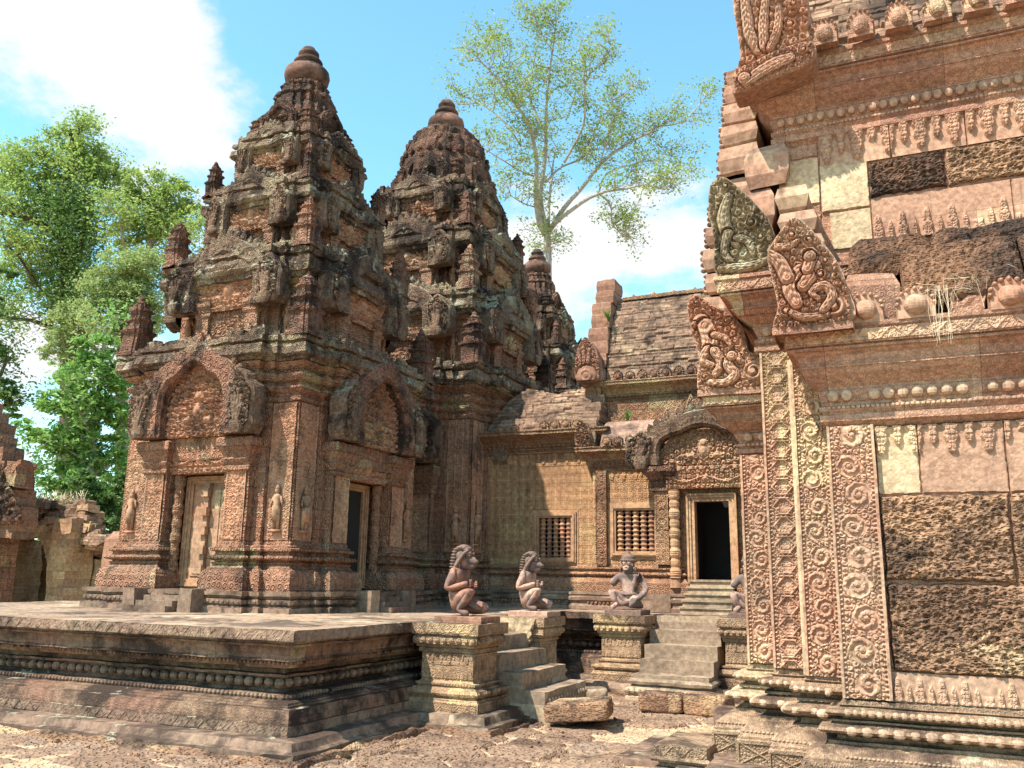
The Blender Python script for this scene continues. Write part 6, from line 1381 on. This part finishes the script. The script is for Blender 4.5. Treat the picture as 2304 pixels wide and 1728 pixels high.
tree('tall_tree','tall open crowned tree with pale forked trunk rising behind the farthest tower',tb,[(Tt(a),r0*.66,r1*.66,d) for a,r0,r1,d in LT],62,LM['tall'],bark,24000,.23,2,.33,spread=2.0,depth=1,start=.42)
A=lambda L:[(x/1.4427,250+y/1.4427) for x,y in L]
gb=lambda px,D:tuple(P(px,1300,D)*np.array([1,1,0]))
GT='trees crowding behind the ruins on the left'
tree('ivy_covered_tree','tall dark trunked tree wrapped in ivy with spreading yellow green crown',gb(150,46),[(A([(235,1500),(232,640),(225,480),(195,330),(240,150),(225,60)]),.75,.06,0),(A([(215,420),(100,350),(0,330),(-60,320)]),.22,.05,-3),(A([(200,320),(150,265),(60,240),(0,200)]),.15,.04,2),(A([(240,480),(270,420),(285,300),(255,200)]),.22,.05,-1),(A([(285,310),(330,250),(360,170)]),.12,.03,2),(A([(190,710),(100,680),(0,670)]),.16,.06,-4),(A([(190,640),(120,560),(60,470),(20,440)]),.10,.03,-3),(A([(190,610),(140,500),(60,520),(20,600)]),.10,.03,2)],46,LM['yellow'],barkd,17000,.22,2,.36,
  blobs=[(60,370,55,1500),(130,330,50,1500),(200,360,45,1300),(30,440,50,1200),(110,430,50,1300),(250,400,40,900),(60,520,44,800),(30,600,40,600),(90,640,36,500)],spread=1.7,depth=1,grp=GT,start=.35)
t_=[o for o in bpy.data.objects if o.name.startswith('ivy_covered_tree')][0]
C=[]
for i in range(300):
    f=RNG.random();px=165+RNG.normal()*34;py=420+f*330;C.append(P(px,py,45.5+RNG.normal()*1.2))
C=np.repeat(np.array(C),42,0);C=C+RNG.normal(size=C.shape)*.5;leaves(C,RNG.uniform(.12,.26,len(C)),LM['ivy'],t_,'ivy')
tree('leafy_tree','light green rounded tree standing directly left of the nearest tower top',gb(345,44),[(A([(400,1500),(400,620),(455,500),(485,440),(490,350),(560,290)]),.34,.05,0),(A([(480,450),(530,400),(600,360)]),.13,.03,2),(A([(430,540),(400,420),(390,340)]),.13,.03,-2),(A([(450,510),(560,450),(620,420)]),.10,.03,-2)],44,LM['yellow'],bark,6000,.21,2,.35,
  blobs=[(330,420,48,1500),(290,470,45,1400),(395,440,42,1300),(370,500,50,1500),(430,490,34,800),(300,530,40,1100)],spread=1.4,grp=GT)
tree('fluffy_tree','pale feathery tree filling the middle of the left tree group',gb(270,38),[(A([(390,1500),(390,900),(400,700),(430,600)]),.28,.05,0),(A([(392,900),(300,760),(260,700)]),.14,.04,-2),(A([(398,720),(350,620),(330,560)]),.1,.03,2)],38,LM['pale'],barkd,3000,.15,1,.35,
  blobs=[(225,640,42,2000),(270,600,45,2400),(320,600,48,2600),(350,650,50,2600),(300,660,50,2600),(250,680,45,2200),(180,700,38,1700),(140,730,36,1500),(330,720,45,2000),(390,600,36,1400),(240,740,40,1700),(120,790,32,1100)],spread=1.2,grp=GT)
tree('broadleaf_tree','nearest left tree with bright glossy leaves down to the ruin',gb(205,30),[(A([(300,1700),(300,1100),(300,1000),(330,860),(340,700)]),.17,.03,0),(A([(300,1060),(250,960),(200,880)]),.07,.02,-1),(A([(305,1010),(360,960),(420,920)]),.06,.02,1),(A([(300,1180),(380,1140),(440,1120)]),.05,.02,0),(A([(300,1150),(220,1100),(150,1080)]),.05,.02,0)],30,LM['bright'],bark,2600,.20,1,.28,
  blobs=[(215,780,42,900),(170,850,42,1000),(240,850,48,1100),(130,910,42,900),(200,930,50,1100),(270,930,42,900),(110,990,40,800),(170,1010,50,1100),(240,1010,48,1000),(120,1070,40,800),(190,1090,50,1000),(260,1090,42,800),(150,1130,38,600),(230,1150,45,700),(290,1040,30,500),(60,960,28,350)],spread=.9,grp=GT)
tree('dark_tree','dark sparse tree at the far left edge above the red gable',gb(-5,34),[(A([(-60,1500),(-50,1000),(0,860),(30,800)]),.16,.04,0),(A([(-50,1000),(20,960),(70,940)]),.07,.02,0),(A([(-50,900),(-10,700),(20,620)]),.08,.02,0)],34,LM['ivy'],barkd,1800,.20,1,.3,blobs=[(10,880,30,600),(20,920,28,600),(-10,800,34,500),(15,620,26,260),(5,690,22,220)],spread=1.,grp=GT)
tree('shrub','dark green bush in shade between the ruin and the nearest tower',gb(240,27),[([(240,1400),(238,1250),(250,1180)],.06,.02,0)],27,LM['ivy'],barkd,200,.15,1,.2,blobs=[(215,1130,38,1200),(255,1120,34,1100),(190,1090,34,900),(250,1170,36,1100),(275,1080,28,700)],spread=.5,grp=None)
# far wood behind everything, low on the horizon
C=[]
for i in range(420):
    px=RNG.uniform(-200,560);h=RNG.uniform(1040,1300);C.append(P(px,h,70+RNG.uniform(-4,10)))
C=np.repeat(np.array(C),30,0);C=C+RNG.normal(size=C.shape)*1.3
o=leaves(C,RNG.uniform(.3,.6,len(C)),LM['ivy'],None,'far_wood');o['kind']='stuff';o['label']='far wood behind the left trees';o['category']='wood'
def tuft(p,n,L,label,name='grass_tuft',mat='bright',w=.012):
    b=MB()
    for i in range(n):
        a=random.uniform(0,6.28);l=L*random.uniform(.5,1);o=random.uniform(.1,.9)*l;pts=[]
        for j in range(5):
            t=j/4;pts.append((p[0]+cos(a)*o*t**1.4,p[1]+sin(a)*o*t**1.4,p[2]+l*(t-.55*t**3)))
        V=[];F=[];sx,sy=-sin(a)*w,cos(a)*w
        for j,q in enumerate(pts): k=1-j/4.2;V+=[(q[0]-sx*k,q[1]-sy*k,q[2]),(q[0]+sx*k,q[1]+sy*k,q[2])]
        for j in range(4): F.append((2*j,2*j+1,2*j+3,2*j+2))
        b.add(V,F)
    return tag(b.build(name,LM[mat],None),label,'grass')
tuft((-5.22,16.02,6.62),34,.42,'green grass tuft growing out of the tall hall gable edge')
tuft((-4.72,15.62,4.50),34,.38,'green grass tuft sprouting on the low stone roof of the hall')
q=P(110,1338,22.6);tuft((q[0],q[1],q[2]-.15),50,.4,'small green weed at the foot of the ruined gate','weed',w=.02)
for px,py in((20,1125),(70,1122),(110,1128),(150,1135)):
    pass
b=MB()
for i in range(260):
    px=random.uniform(-10,190);c=P(px,1135+random.uniform(-6,14),23.8);a=random.uniform(0,6.28);l=random.uniform(.15,.38)
    b.tube([c,c+np.array([cos(a)*.1,0,l*.6]),c+np.array([cos(a)*.25,0,l])],.008,3)
o=b.build('dry_grass',MT['straw'],None);o['kind']='stuff';o['label']='dry straw coloured grass on the ruined gate';o['category']='grass'
